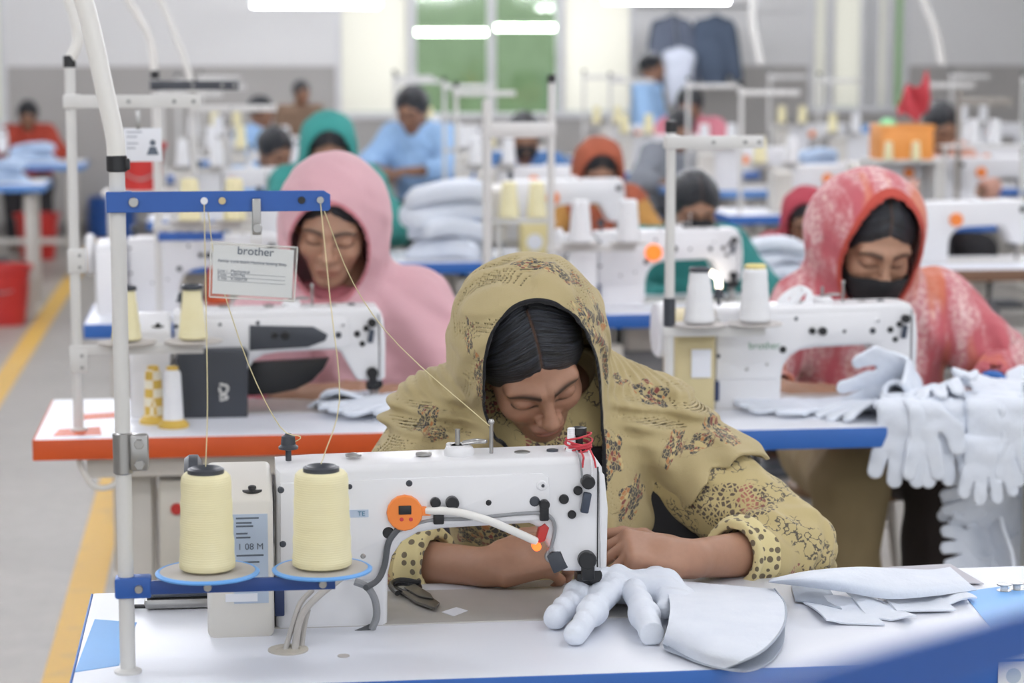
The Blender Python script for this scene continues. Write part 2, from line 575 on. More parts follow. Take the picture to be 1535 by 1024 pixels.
# ---------------------------------------------------------------- shared materials
WHITE_CAST = mat('machine_white_enamel', '#e6e6e8', .32, var=.04, scale=5)
CREAM_CAST = mat('cover_cream_plastic', '#dcd8d0', .45, var=.05, scale=4)
BLACK = mat('black_plastic', '#1c1d20', .38, var=.15)
DGREY = mat('dark_grey_plastic', '#3c4048', .42, var=.1)
STEEL = mat('brushed_steel', '#a8a7a5', .3, .85, var=.1, scale=20)
BEDM = mat('bed_plate_metal', '#bdbab5', .4, .25, var=.12, scale=14)
GCABLE = mat('grey_cable', '#8d8f92', .5)
WTUBE = mat('white_flexible_tube', '#e9e7e2', .4)
ORANGE = mat('orange_plastic', '#f58a3c', .4, var=.05)
REDP = mat('red_plastic', '#c0322e', .4)
BLUEP = mat('blue_enamel', '#2a5cab', .4, var=.1, scale=25)
LBLUE = mat('light_blue_rim', '#6cadf0', .5)
POLE = mat('white_pole_enamel', '#dad9d6', .4, var=.08, scale=12)
DISC = mat('spool_seat_grey', '#bdb8b3', .6, var=.08)
PAPER = mat('white_paper', '#e9ebf1', .7, var=.03)
PBLUE = mat('pale_blue_sticker', '#b9c7d9', .6, var=.05)
INK = mat('print_ink', '#626b78', .7, var=0)
LAMINATE = mat('table_white_laminate', '#e3e6ee', .34, var=.05, scale=3)
LEGM = mat('leg_grey_enamel', '#cfcbc4', .5, var=.08)
REDT = mat('red_thread', '#c8404a', .7)
GLOWTIP = mat('lit_lamp_tip', '#ff6a2a', .4, var=0, emit=1.4)
def thread_material(name, c0, c1):
    t = NT(name)
    sx = t.add('ShaderNodeSeparateXYZ', i_Vector=t.co())
    w = t.add('ShaderNodeTexWave', wave_type='BANDS', bands_direction='Z', i_Scale=110., i_Distortion=1.2)
    t.l.new(t.co(), w.inputs['Vector'])
    t.setc(t.mix(t.noise(25, 3), lin(c0), lin(c1)))
    t.bump(w.outputs['Fac'], .25, .001)
    t.b.inputs['Roughness'].default_value = .7
    MATS[name] = t.m
    return t.m
YTHREAD = thread_material('cream_yellow_thread', '#efe5b4', '#f5eec8')
WTHREAD = thread_material('white_thread', '#e6e7ea', '#f4f5f7')
GTHREAD = thread_material('gold_thread', '#d9b968', '#ead49a')

TZ = .76
# ---------------------------------------------------------------- work tables
def make_table(label, x0, x1, y0, y1, edge_mat, group=None, corner=None, legs=True, rail=False, inset=.09):
    r = thing('sewing_table', label, 'table', ((x0 + x1) / 2, (y0 + y1) / 2, 0), group)
    o = r.location
    b = B(); box(b, (x0, y0, TZ - .03), (x1, y1, TZ), .003); obj('tabletop', b, LAMINATE, r, off=o)
    b = B(); box(b, (x0 - .002, y0 - .003, TZ - .042), (x1 + .002, y0 + .0005, TZ - .0005), .0015); obj('edge_strip', b, edge_mat, r, off=o)
    b = B(); box(b, (x0 - .003, y0, TZ - .042), (x0 + .0005, y1, TZ - .0005), .0015); obj('edge_strip', b, edge_mat, r, off=o)
    b = B(); box(b, (x1 - .0005, y0, TZ - .042), (x1 + .003, y1, TZ - .0005), .0015); obj('edge_strip', b, edge_mat, r, off=o)
    for (cx, cy, sx, sy) in (corner or []):
        b = B(); box(b, (cx, cy, TZ - .001), (cx + sx, cy + sy, TZ + .0012)); obj('edge_tape', b, edge_mat, r, off=o)
    if legs:
        for x in (x0 + inset, x1 - .09):
            for y in (y0 + .1, y1 - .1):
                b = B(); box(b, (x - .025, y - .02, .03), (x + .025, y + .02, TZ - .03), .004); obj('leg', b, LEGM, r, off=o)
            b = B(); box(b, (x - .03, y0 + .03, 0), (x + .03, y1 - .03, .03), .006); obj('foot_bar', b, LEGM, r, off=o)
            b = B(); box(b, (x - .02, y0 + .08, TZ - .07), (x + .02, y1 - .08, TZ - .03), .003); obj('top_bar', b, LEGM, r, off=o)
        b = B(); box(b, (x0 + inset, (y0 + y1) / 2 + .02, .2), (x1 - .09, (y0 + y1) / 2 + .06, .24), .004); obj('stretcher', b, LEGM, r, off=o)
        b = B(); box(b, ((x0 + x1) / 2 - .14, (y0 + y1) / 2 - .12, .08), ((x0 + x1) / 2 + .2, (y0 + y1) / 2 + .1, .11), .01); obj('treadle', b, DGREY, r, off=o)
        xm = x0 + .30 + inset - .09
        b = B(); cyl(b, (xm - .1, (y0 + y1) / 2, .56), .065, .16, 'x', 20); mo = obj('drive_motor', b, mat('motor_grey', '#8b8c8e', .5), r, off=o)
        b = B(); cyl(b, (xm + .065, (y0 + y1) / 2, .56), .04, .02, 'x', 18); obj('pulley', b, STEEL, mo, off=o)
        b = B(); box(b, (xm - .06, (y0 + y1) / 2 - .03, .62), (xm + .03, (y0 + y1) / 2 + .03, TZ - .03), .003); obj('motor_bracket', b, LEGM, mo, off=o)
        b = B(); box(b, (x0 + .04 + inset, y0 + .07, .48), (x0 + .11 + inset, y0 + .12, .66), .005); sb = obj('switch_box', b, mat('switch_box_cream', '#d6d2c8', .5), r, off=o)
        b = B(); cyl(b, (x0 + .075 + inset, y0 + .062, .60), .012, .012, 'y', 14); obj('stop_button', b, REDP, sb, off=o)
        if rail:
            b = B(); box(b, (x0 + .1, y0 + .03, TZ - .085), (x1 - .1, y0 + .06, TZ - .045), .003); obj('front_rail', b, LEGM, r, off=o)
    return r
FX0, FX1, FY0, FY1 = -.197, 1.3, 2.70, 3.2
EDGE_BLUE = mat('blue_edge_banding', '#2f68b8', .4, var=.08, scale=6)
EDGE_ORANGE = mat('orange_edge_banding', '#d2551f', .45, var=.08, scale=6)
TAPE_BLUE = mat('sky_blue_tape', '#7fb8f2', .5, var=.06)
ft = make_table('white sewing table with blue edge carrying the yellow thread cones and white glove', FX0, FX1, FY0, FY1, EDGE_BLUE)
o = ft.location
def flat_patch(pts, z, m, name, parent, off, th=.0008):
    b = B(); prism(b, [(p[0], p[1]) for p in pts], z, z + th, 0, 1, 'z'); return obj(name, b, m, parent, 0, off=off)
Pz = lambda x, y, z=TZ: onz(x, y, z)
flat_patch([Pz(112, 1008), Pz(178, 998), Pz(205, 934), Pz(142, 929)], TZ, TAPE_BLUE, 'edge_tape', ft, o)
flat_patch([Pz(1442, 888), Pz(1500, 880), (FX1 - .01, 2.98), (FX1 - .01, 2.80), Pz(1500, 960)], TZ, TAPE_BLUE, 'edge_tape', ft, o)
# cable grommet and screw cap
b = B(); lathe(b, [(.026, 0), (.026, .002), (.016, .0025), (.014, .0005)], Pz(432, 975) , 20); obj('grommet', b, mat('grommet_beige', '#b9b3a6', .5), ft, off=o)
b = B(); cyl(b, Pz(515, 984), .008, .0015, 'z', 16); obj('screw_cap', b, DISC, ft, off=o)
# sticker on the front edge
p0 = ony(1497, 988, FY0 - .005)
b = B(); box(b, (p0[0], FY0 - .0055, TZ - .036), (p0[0] + .045, FY0 - .0045, TZ - .003)); stk = obj('sticker', b, PAPER, ft, off=o)
b = B(); lathe(b, [(.0, 0), (.010, 0), (.010, .0004), (0.001, .0004)], (p0[0] + .02, FY0 - .0058, TZ - .021), 14, 'y'); obj('print', b, PBLUE, stk, off=o)

# ---------------------------------------------------------------- sewing machine
MY = 2.965                                   # near face of the arm casting
MO = np.array([ony(581, 942, MY)[0], MY, TZ])   # machine origin: foot of the column
def mp(px, py, Y=MY):
    p = ony(px, py, Y) - MO
    return (float(p[0]), float(p[2]))
def mp3(px, py, Y=MY):
    p = ony(px, py, Y) - MO
    return p
ARM = [(414, 704), (470, 700), (870, 685), (893, 686), (904, 702), (909, 760), (907, 852), (900, 858), (846, 858), (838, 848),
       (806, 791), (795, 786), (662, 794), (627, 800), (603, 814), (588, 836), (582, 862), (581, 944), (414, 949)]
def screw(b, px, py, rpx, Y=MY, d=.005):
    x, z = mp(px, py); cyl(b, (x, Y - MO[1] - d, z), rpx / 1125, d + .003, 'y', 16, bev=.0015)

def make_machine(label, group=None, kind='front', body=WHITE_CAST):
    r = thing('sewing_machine', label, 'sewing machine', (0, 0, 0), group)
    bed = B(); box(bed, (-.158, .0, -.035), (.335, .185, .0025), .003); obj('bed', bed, BEDM, r)
    a = B(); prism(a, [mp(*p) for p in ARM], 0, .105, .014, 4); arm = obj('arm', a, body, r, 40)
    fp = B(); prism(fp, [mp(*p) for p in [(420, 724), (812, 709), (822, 715), (826, 772), (815, 779), (662, 786), (622, 793), (596, 808), (580, 832), (573, 858), (573, 868), (420, 872)]], -.0035, .004, .002, 2)
    obj('side_panel', fp, body, r)
    # face plate at the needle end
    pl = B(); prism(pl, [mp(*p) for p in [(897, 704), (906, 712), (911, 762), (909, 850), (899, 852)]], -.003, .09, .003, 2); obj('face_plate', pl, body, r)
    sm = B(); x, z = mp(895.5, 850); x1, z1 = mp(895, 700); box(sm, (x - .0008, -.0012, z), (x + .0008, .01, z1)); obj('seam', sm, BLACK, r)
    # needle bar, presser foot
    nb = B(); cx = mp(880, 860)[0]
    cyl(nb, (cx, .052, .028), .0045, .055, 'z', 12); cyl(nb, (cx + .012, .052, .022), .004, .06, 'z', 12); obj('needle_bar', nb, STEEL, r)
    pf = B(); box(pf, (cx - .012, .032, .004), (cx + .012, .066, .009), .002); box(pf, (cx + .002, .044, .006), (cx + .018, .058, .032), .003); obj('presser_foot', pf, STEEL, r)
    # presser lever and knobs (black) on the near side
    lv = B(); x, z = mp(879, 838); cyl(lv, (x, -.012, z), .0125, .014, 'y', 18); box(lv, (x - .008, -.011, z - .028), (x + .010, -.002, z), .003); obj('presser_lever', lv, BLACK, r)
    kn = B(); x, z = mp(893, 866); cyl(kn, (x, .01, z), .011, .03, 'y', 16); x, z = mp(882, 882); box(kn, (x - .014, .012, z), (x + .014, .04, z + .018), .004); obj('guide_knob', kn, BLACK, r)
    # screws
    for px, py, rr, m in ((524, 729, 4, DGREY), (613, 724, 5, DGREY), (732, 753, 4.5, BLACK), (801, 751, 8, DGREY), (845, 748, 7.5, BLACK), (857, 771, 6.5, BLACK),
                          (582, 798, 9, BLACK), (421, 734, 5, DGREY), (424, 815, 5, DGREY), (866, 735, 7, BLACK), (494, 845, 4.5, STEEL), (544, 833, 4, STEEL)):
        b = B(); screw(b, px, py, rr); obj('screw', b, m, r, off=None)
    b = B(); screw(b, 652, 752, 8, d=.012); obj('knob', b, BLACK, r)
    b = B(); screw(b, 677, 752, 10, d=.016); obj('knob', b, BLACK, r)
    b = B(); screw(b, 812, 727, 8, d=.006); k = obj('dial', b, body, r); b = B(); screw(b, 813, 727, 2.5, d=.008); obj('dial_centre', b, DGREY, k)
    b = B(); screw(b, 880, 721, 10.5, d=.014); obj('knob', b, BLACK, r)
    b = B(); x, z = mp(877, 752); box(b, (x - .0055, -.012, z - .014), (x + .0055, -.003, z + .014), .002)
    bmesh.ops.rotate(b, verts=b.verts, cent=(x, 0, z), matrix=Matrix.Rotation(math.radians(10), 3, 'Y')); obj('lever', b, mat('blue_black_plastic', '#3a4353', .4), r)
    # top furniture
    b = B(); x, z = mp(434, 694); lathe(b, [(.004, -.006), (.004, .008), (.013, .010), (.0135, .013), (.010, .016), (.009, .027), (.005, .029), (.004, .031)], (x, .05, z), 18); obj('tension_post', b, DGREY, r)
    b = B(); x, z = mp(694, 690); lathe(b, [(.02, -.003), (.021, .004), (.018, .010), (.012, .012)], (x, .05, z), 20)
    box(b, (x - .016, .04, z + .004), (x + .008, .075, z + .012), .003); bw = obj('bobbin_winder', b, body, r)
    b = B(); cyl(b, (x - .002, .05, z + .008), .0035, .026, 'z', 12); obj('spindle', b, STEEL, bw)
    b = B(); tube(b, [(x + .004, .05, z + .013), (x + .022, .045, z + .016), (x + .034, .045, z + .016), (x + .036, .055, z + .016), (x + .022, .062, z + .016), (x + .006, .058, z + .014)], .0022, 8); obj('spring_clip', b, STEEL, bw)
    b = B(); x, z = mp(743, 685); cyl(b, (x, .05, z - .004), .0028, .04, 'z', 10); lathe(b, [(.0035, .036), (.0045, .039), (.003, .043)], (x, .05, z), 10); obj('thread_post', b, STEEL, r)
    for px, py in ((533, 686), (640, 684), (790, 682)):
        b = B(); x, z = mp(px, py + 8); lathe(b, [(.011, 0), (.011, .003), (.005, .0045)], (x, .05, z), 18); obj('oil_cap', b, STEEL, r)
    b = B(); x, z = mp(836, 690); lathe(b, [(.008, 0), (.008, .006), (.003, .007)], (x, .05, z), 16); obj('oil_cap', b, DGREY, r)
    # stitch-side motor cover at the column end
    bx = [(-.005 - .04, -.002)]
    x0, zb = mp(312, 952); x1, _ = mp(411, 952); zt = mp(312, 742)[1]
    b = B()
    prof = [(-.035, .0), (-.035, zt - .006), (-.030, zt), (.02, zt + .022), (.105, zt + .024), (.105, .0)]
    prism(b, prof, x0, x1, .008, 3, 'x'); cov = obj('motor_cover', b, CREAM_CAST if kind == 'front' else body, r, 40)
    b = B(); cyl(b, (mp(378, 742)[0], -.008, zt + .004), .015, .004, 'z', 18); lathe(b, [(.006, .003), (.005, .008), (.003, .009)], (mp(378, 742)[0], -.008, zt + .004), 12); obj('cover_knob', b, BLACK, cov)
    hw = B()
    lathe(hw, [(.02, 0), (.055, .002), (.06, .008), (.06, .02), (.05, .026), (.02, .028)], (x0 - .03, .052, mp(300, 760)[1]), 28, 'x'); obj('handwheel', hw, DGREY if kind == 'front' else body, r)
    b = B(); box(b, (x1 + .001, -.012, .02), (x1 + .014, .05, .062), .002); obj('connector', b, mat('navy_plastic', '#27365f', .5), r)
    return r, cov

fm, cov = make_machine('white sewing machine with orange lamp disc and yellow cones in front of it', kind='front')
# --- things only this machine carries
b = B(); screw(b, 606, 767, 27, d=.012)
x, z = mp(632, 765); box(b, (x - .008, -.010, z - .006), (x + .012, -.001, z + .006), .002)
dsc = obj('lamp_disc', b, ORANGE, fm)
b = B(); x, z = mp(606, 762); box(b, (x - .0085, -.0135, z - .006), (x + .0085, -.0115, z + .006), .001); obj('switch', b, BLACK, dsc)
for px in (601, 615):
    b = B(); x, z = mp(px, 776); cyl(b, (x, -.0126, z), .0028, .001, 'y', 8); obj('symbol', b, REDT, dsc)
b = B(); tube(b, [mp3(638, 764) + (0, -.006, 0), mp3(670, 763) + (0, -.014, 0), mp3(700, 767) + (0, -.02, 0), mp3(735, 778) + (0, -.02, 0), mp3(770, 794) + (0, -.014, 0), mp3(803, 811) + (0, -.002, 0)], .0056, 12); nk = obj('lamp_neck', b, WTUBE, fm)
b = B(); p = mp3(804, 812); cyl(b, (p[0], p[1] - .006, p[2] - .006), .0062, .012, 'y', 12); obj('lamp_tip', b, GLOWTIP, nk)
b = B(); p = mp3(812, 800); prism(b, [(p[0] - .008, p[2] - .014), (p[0] + .004, p[2] - .010), (p[0] + .010, p[2] + .008), (p[0] + .004, p[2] + .014), (p[0] - .004, p[2] + .008)], -.004, .012, .002, 2); obj('finger_guard', b, REDP, fm)
b = B(); tube(b, [mp3(585, 800) + (0, -.003, 0), mp3(640, 780) + (0, -.003, 0), mp3(700, 777) + (0, -.004, 0), mp3(760, 771) + (0, -.004, 0), mp3(808, 768) + (0, -.005, 0), mp3(826, 776) + (0, -.005, 0), mp3(831, 795) + (0, -.004, 0), mp3(824, 826) + (0, -.002, 0)], .0026, 8); obj('lamp_cable', b, GCABLE, fm)
for px, py, w, hh in ((657, 776, 8, 9), (815, 766, 7, 14)):
    b = B(); x, z = mp(px, py); box(b, (x - w / 1125, -.009, z - hh / 1125), (x + w / 1125, .001, z + hh / 1125), .002); obj('cable_clip', b, BLACK, fm)
b = B(); screw(b, 815, 755, 8, d=.012); obj('clip_screw', b, BLACK, fm)
b = B(); p = mp3(836, 842); box(b, (p[0] - .011, .0, p[2] - .014), (p[0] + .011, .008, p[2] + .014), .002)
bmesh.ops.rotate(b, verts=b.verts, cent=(p[0], 0, p[2]), matrix=Matrix.Rotation(math.radians(-22), 3, 'Y')); obj('lamp_plate', b, DGREY, fm)
b = B(); tube(b, [mp3(824, 822) + (0, .0, 0), mp3(820, 836) + (0, .004, 0), mp3(830, 846) + (0, .004, 0)], .003, 8); obj('lamp_bracket', b, STEEL, fm)
b = B(); tube(b, [mp3(597, 791) + (0, -.004, 0), mp3(582, 812) + (0, -.006, 0), mp3(576, 845) + (0, -.008, 0), mp3(565, 864) + (0, -.02, 0), mp3(545, 868) + (0, -.05, 0)], .0042, 10); obj('black_cable', b, mat('dark_cable', '#55585c', .5), fm)
b = B(); tube(b, [mp3(530, 864) + (0, -.03, 0), mp3(548, 872) + (0, -.03, 0), mp3(560, 892) + (0, -.025, 0), mp3(563, 918) + (0, -.02, 0), mp3(556, 938) + (0, -.02, 0)], .005, 10); obj('grey_cable', b, GCABLE, fm)
b = B(); tube(b, [mp3(556, 936) + (0, -.015, 0), mp3(530, 945) + (0, -.02, 0), mp3(500, 950) + (0, -.02, 0)], .005, 10); obj('grey_cable', b, mat('dark_cable', '#55585c', .5), fm)
for pts, rr in (([(512, 866), (478, 893), (455, 918), (446, 945), (441, 974)], .0048), ([(468, 885), (450, 905), (438, 940), (424, 974)], .0036), ([(462, 915), (456, 940), (450, 974)], .0036)):
    b = B(); n = len(pts)
    path = [ony(px, py, MY - .02 - (MY - .02 - float(Pz(432, 975)[1])) * (i / (n - 1))) - MO for i, (px, py) in enumerate(pts)]
    path[-1] = path[-1] + (0, 0, -.01)
    tube(b, path, rr, 10); obj('grey_cable', b, mat('pale_cable', '#b4b0ab', .5), fm)
# red thread wound on the post and its strands
x, z = mp(876, 690)
b = B(); lathe(b, [(.009, -.004), (.009, .012), (.006, .014), (.006, .026), (.011, .027), (.011, .036), (.008, .037)], (x, .05, z), 18); ps = obj('spool_post', b, BLACK, fm)
b = B()
rs = np.random.RandomState(2)
for k in range(9):
    tl = rs.uniform(-.2, .2); rad = .017 + rs.uniform(-.003, .003); hz = .004 + k * .0022
    tube(b, [(x + rad * math.cos(a), .05 + rad * math.sin(a), z + hz + .004 * math.sin(a + k) + tl * .02) for a in np.linspace(0, 6.3, 14)], .0014, 6, k=2)
obj('wound_thread', b, REDT, ps)
b = B(); lathe(b, [(.009, 0), (.006, .012), (.0055, .034), (.004, .035)], (mp(864, 690)[0], .045, z + .002), 14); obj('small_spool', b, WTHREAD, ps)
for (p1, p2, m) in (((868, 680), (872, 716), GCABLE), ((874, 680), (872, 700), REDT), ((888, 678), (892, 700), REDT), ((886, 680), (886, 716), WTHREAD)):
    b = B(); a, c = mp3(*p1), mp3(*p2); tube(b, [a + (0, .02, 0), a + (0, -.004, -.004), (a + c) / 2 + (0, -.006, 0), c + (0, -.006, 0)], .0014, 6); obj('thread_strand', b, m, ps)
# stickers on the cover and brand plate on the column
x0, z0 = mp(351, 905, MY - .035); x1, z1 = mp(401, 770, MY - .035)
b = B(); box(b, (x0, -.0362, z0), (x1, -.0348, z1)); st = obj('data_sticker', b, PBLUE, fm)
for i, (py, w) in enumerate(((777, .8), (784, .55), (789, .6), (800, .4), (806, .5), (833, .95), (843, .8), (858, .7))):
    b = B(); zz = mp(360, py, MY - .035)[1]; box(b, (x0 + .004, -.0367, zz - .001), (x0 + .004 + (x1 - x0 - .008) * w, -.0361, zz + .0012)); obj('print_line', b, INK, st)
text('lettering', '1 08 M', .012, INK, face_cam(((x0 + x1) / 2, -.0367, mp(360, 824, MY - .035)[1])), st)
x0, z0 = mp(338, 902, MY - .035); x1, z1 = mp(386, 889, MY - .035)
b = B(); box(b, (x0, -.0385, z0), (x1, -.0355, z1)); obj('blank_label', b, PAPER, fm)
x0, z0 = mp(524, 775); x1, z1 = mp(552, 763)
b = B(); box(b, (x0, -.0045, z0), (x1, -.003, z1)); pl = obj('badge_plate', b, PBLUE, fm)
text('lettering', 'TE', .009, mat('teal_print', '#4a7d98', .6), face_cam(((x0 + x1) / 2 + .003, -.0052, z0 + .002)), pl)
fm.location = [float(a) for a in MO]

# ---------------------------------------------------------------- thread stand
SX, SY = [float(a) for a in Pz(192, 1008)[:2]]
def stand_bar(b, x0, x1, y, zc, hh, th=.004):
    """flat bar with rounded end"""
    n = 6; r = .35 * hh
    pts = [(x0, zc - hh), (x1 - r, zc - hh)] + [(x1 - r + r * math.sin(a), zc - hh + r - r * math.cos(a)) for a in np.linspace(.2, 1.57, n)] + [(x1, zc + hh * .6), (x1 - .008, zc + hh), (x0, zc + hh)]
    prism(b, pts, y - th / 2, y + th / 2, .0008, 1)
def front_stand():
    r = thing('thread_stand', 'white pole thread stand with blue bars and a card hanging from it', 'thread stand', (SX, SY, TZ))
    o = r.location
    zt = float(ony(180, 245, SY)[2])
    b = B(); cyl(b, (SX, SY, TZ), .0095, zt - TZ, 'z', 20); lathe(b, [(.017, 0), (.017, .003), (.011, .006)], (SX, SY, TZ), 24); obj('pole', b, POLE, r, off=o)
    b = B(); cyl(b, (SX, SY, zt - .01), .0125, .02, 'z', 20); box(b, (SX + .009, SY - .006, zt - .008), (SX + .016, SY + .006, zt + .006), .002); obj('collar', b, BLACK, r, off=o)
    # steel joint sleeve
    z1, z0 = float(ony(188, 648, SY)[2]), float(ony(188, 710, SY)[2])
    b = B(); cyl(b, (SX, SY, z0), .0125, z1 - z0, 'z', 20); box(b, (SX + .008, SY - .011, z0 + .004), (SX + .031, SY + .008, z1 - .002), .004); cl = obj('clamp_sleeve', b, STEEL, r, off=o)
    for f in (.25, .75):
        b = B(); cyl(b, (SX + .02, SY - .017, z0 + (z1 - z0) * f), .0065, .008, 'y', 6); obj('bolt', b, STEEL, cl, off=o)
    # upper bar
    zb = float(ony(200, 302, SY)[2]); xe = float(ony(495, 297, SY - .012)[0])
    b = B(); stand_bar(b, SX - .013, xe, SY - .014, zb, .0125); ub = obj('guide_bar', b, BLUEP, r, off=o)
    b = B(); box(b, (SX - .0135, SY - .0135, zb - .0122), (SX + .018, SY + .013, zb + .0122), .003); obj('bar_clamp', b, BLUEP, ub, off=o)
    b = B(); cyl(b, (float(ony(201, 300, SY)[0]), SY - .021, zb), .006, .007, 'y', 14); obj('bolt', b, STEEL, ub, off=o)
    for px, m in ((306, PAPER), (333, mat('brass_eyelet', '#cbb98e', .4, .4)), (452, BLACK), (480, STEEL)):
        b = B(); xx = float(ony(px, 298, SY - .016)[0]); lathe(b, [(.002, -.002), (.0042, -.002), (.0045, .0), (.0042, .006), (.002, .006)], (xx, SY - .0175, zb + .001), 14, 'y'); obj('eyelet', b, m, ub, off=o)
    # lower bar with two spool seats
    zb2 = float(ony(200, 879, SY)[2]); xe2 = float(ony(502, 870, SY)[0])
    b = B(); box(b, (SX + .01, SY - .012, zb2 - .0085), (xe2, SY - .006, zb2 + .0085), .001); lb = obj('spool_bar', b, mat('dark_blue_enamel', '#274a8e', .4, var=.1), r, off=o)
    b = B(); box(b, (SX - .0135, SY - .0135, zb2 - .013), (SX + .031, SY + .013, zb2 + .013), .003); obj('bar_clamp', b, BLUEP, lb, off=o)
    b = B(); cyl(b, (SX + .016, SY - .02, zb2), .005, .007, 'y', 14); obj('bolt', b, STEEL, lb, off=o)
    seats = []
    for px, rad in ((311, .064), (483, .062)):
        xx = float(ony(px, 852, SY)[0]); zz = zb2 + .0145
        b = B(); lathe(b, [(.02, -.002), (rad - .004, .0), (rad - .003, .0025), (.02, .0035)], (xx, SY, zz), 40); se = obj('spool_seat', b, DISC, lb, off=o)
        b = B(); lathe(b, [(rad - .005, -.0018), (rad, -.001), (rad + .0005, .001), (rad - .003, .0032), (rad - .005, .003)], (xx, SY, zz), 40, ring=True); obj('seat_rim', b, LBLUE, se, off=o)
        b = B(); cyl(b, (xx, SY, zb2 - .006),   .0045, .12, 'z', 10); obj('spindle', b, STEEL, se, off=o)
        b = B(); cyl(b, (xx, SY - .017, zb2 - .001), .005, .006, 'y', 12); obj('bolt', b, STEEL, lb, off=o)
        seats.append((xx, SY, zz + .0036))
    # curved conduit going up to the cable duct
    P = [(SX, SY, zt), tuple(ony(172, 205, SY)), tuple(ony(158, 140, SY)), tuple(ony(143, 70, SY)), tuple(ony(131, 20, SY)), tuple(ony(118, -30, SY)), tuple(ony(112, -120, SY)), (SX - .08, SY, 1.9), (SX - .08, SY, 2.3)]
    b = B(); tube(b, P, .0115, 14); obj('conduit', b, WTUBE, r, off=o)
    return r, seats, zb
fst, SEATS, ZBAR = front_stand()

def make_cone(label, loc, r0, r1, hh, tmat, cap=True, group='cream thread cones on the front stand', name='thread_cone', capm=None):
    r = thing(name, label, 'thread cone', loc, group)
    b = B()
    n = 14
    prof = [(r0 - .003, .002)] + [(r0 + (r1 - r0) * (i / n) + .0005 * math.sin(i * 2.1), .004 + (hh - .008) * i / n) for i in range(n + 1)] + [(r1 - .004, hh)]
    lathe(b, prof, (0, 0, 0), 36); obj('wound_thread', b, tmat, r, 60)
    if cap:
        b = B(); lathe(b, [(.014, hh - .004), (.0225, hh - .002), (.0225, hh + .005), (.0185, hh + .007), (.012, hh + .004), (.008, hh)], (0, 0, 0), 28); obj('tube_cap', b, capm or DGREY, r)
    return r
c1 = make_cone('cream yellow thread cone in front of the blue data sticker', SEATS[0], .0345, .0305, .122, YTHREAD)
c2 = make_cone('cream yellow thread cone next to the small brand plate of the machine', SEATS[1], .037, .033, .121, YTHREAD)
# threads: cone -> eyelet -> machine
THR = mat('thread_strand_cream', '#e2d6a8', .7, var=0)
def strand(name, pts, parent, m=THR, r=.0007):
    off = parent.location
    b = B(); tube(b, pts, r, 5, True, 4); return obj(name, b, m, parent, off=off)
ex = lambda px, py: ony(px, py, SY - .018)
tp = lambda c, hh: np.array(c) + (0, 0, hh)
strand('thread', [tp(SEATS[0], .13), ony(311, 600, SY), ony(308, 420, SY - .01), ex(306, 300)], c1)
strand('thread', [ex(306, 300), ony(312, 318, SY), ony(325, 400, SY + .05), ony(372, 545, SY + .12), ony(420, 640, SY + .2), MO + mp3(452, 668) + (0, .04, .005), MO + mp3(440, 674) + (0, .05, .0)], c1)
strand('thread', [tp(SEATS[1], .13), ony(509, 600, SY), ony(495, 450, SY - .01), ex(480, 300)], c2)
strand('thread', [ex(480, 300), ony(530, 425, SY + .12), ony(600, 520, SY + .18), MO + mp3(743, 650) + (0, .05, 0)], c2)

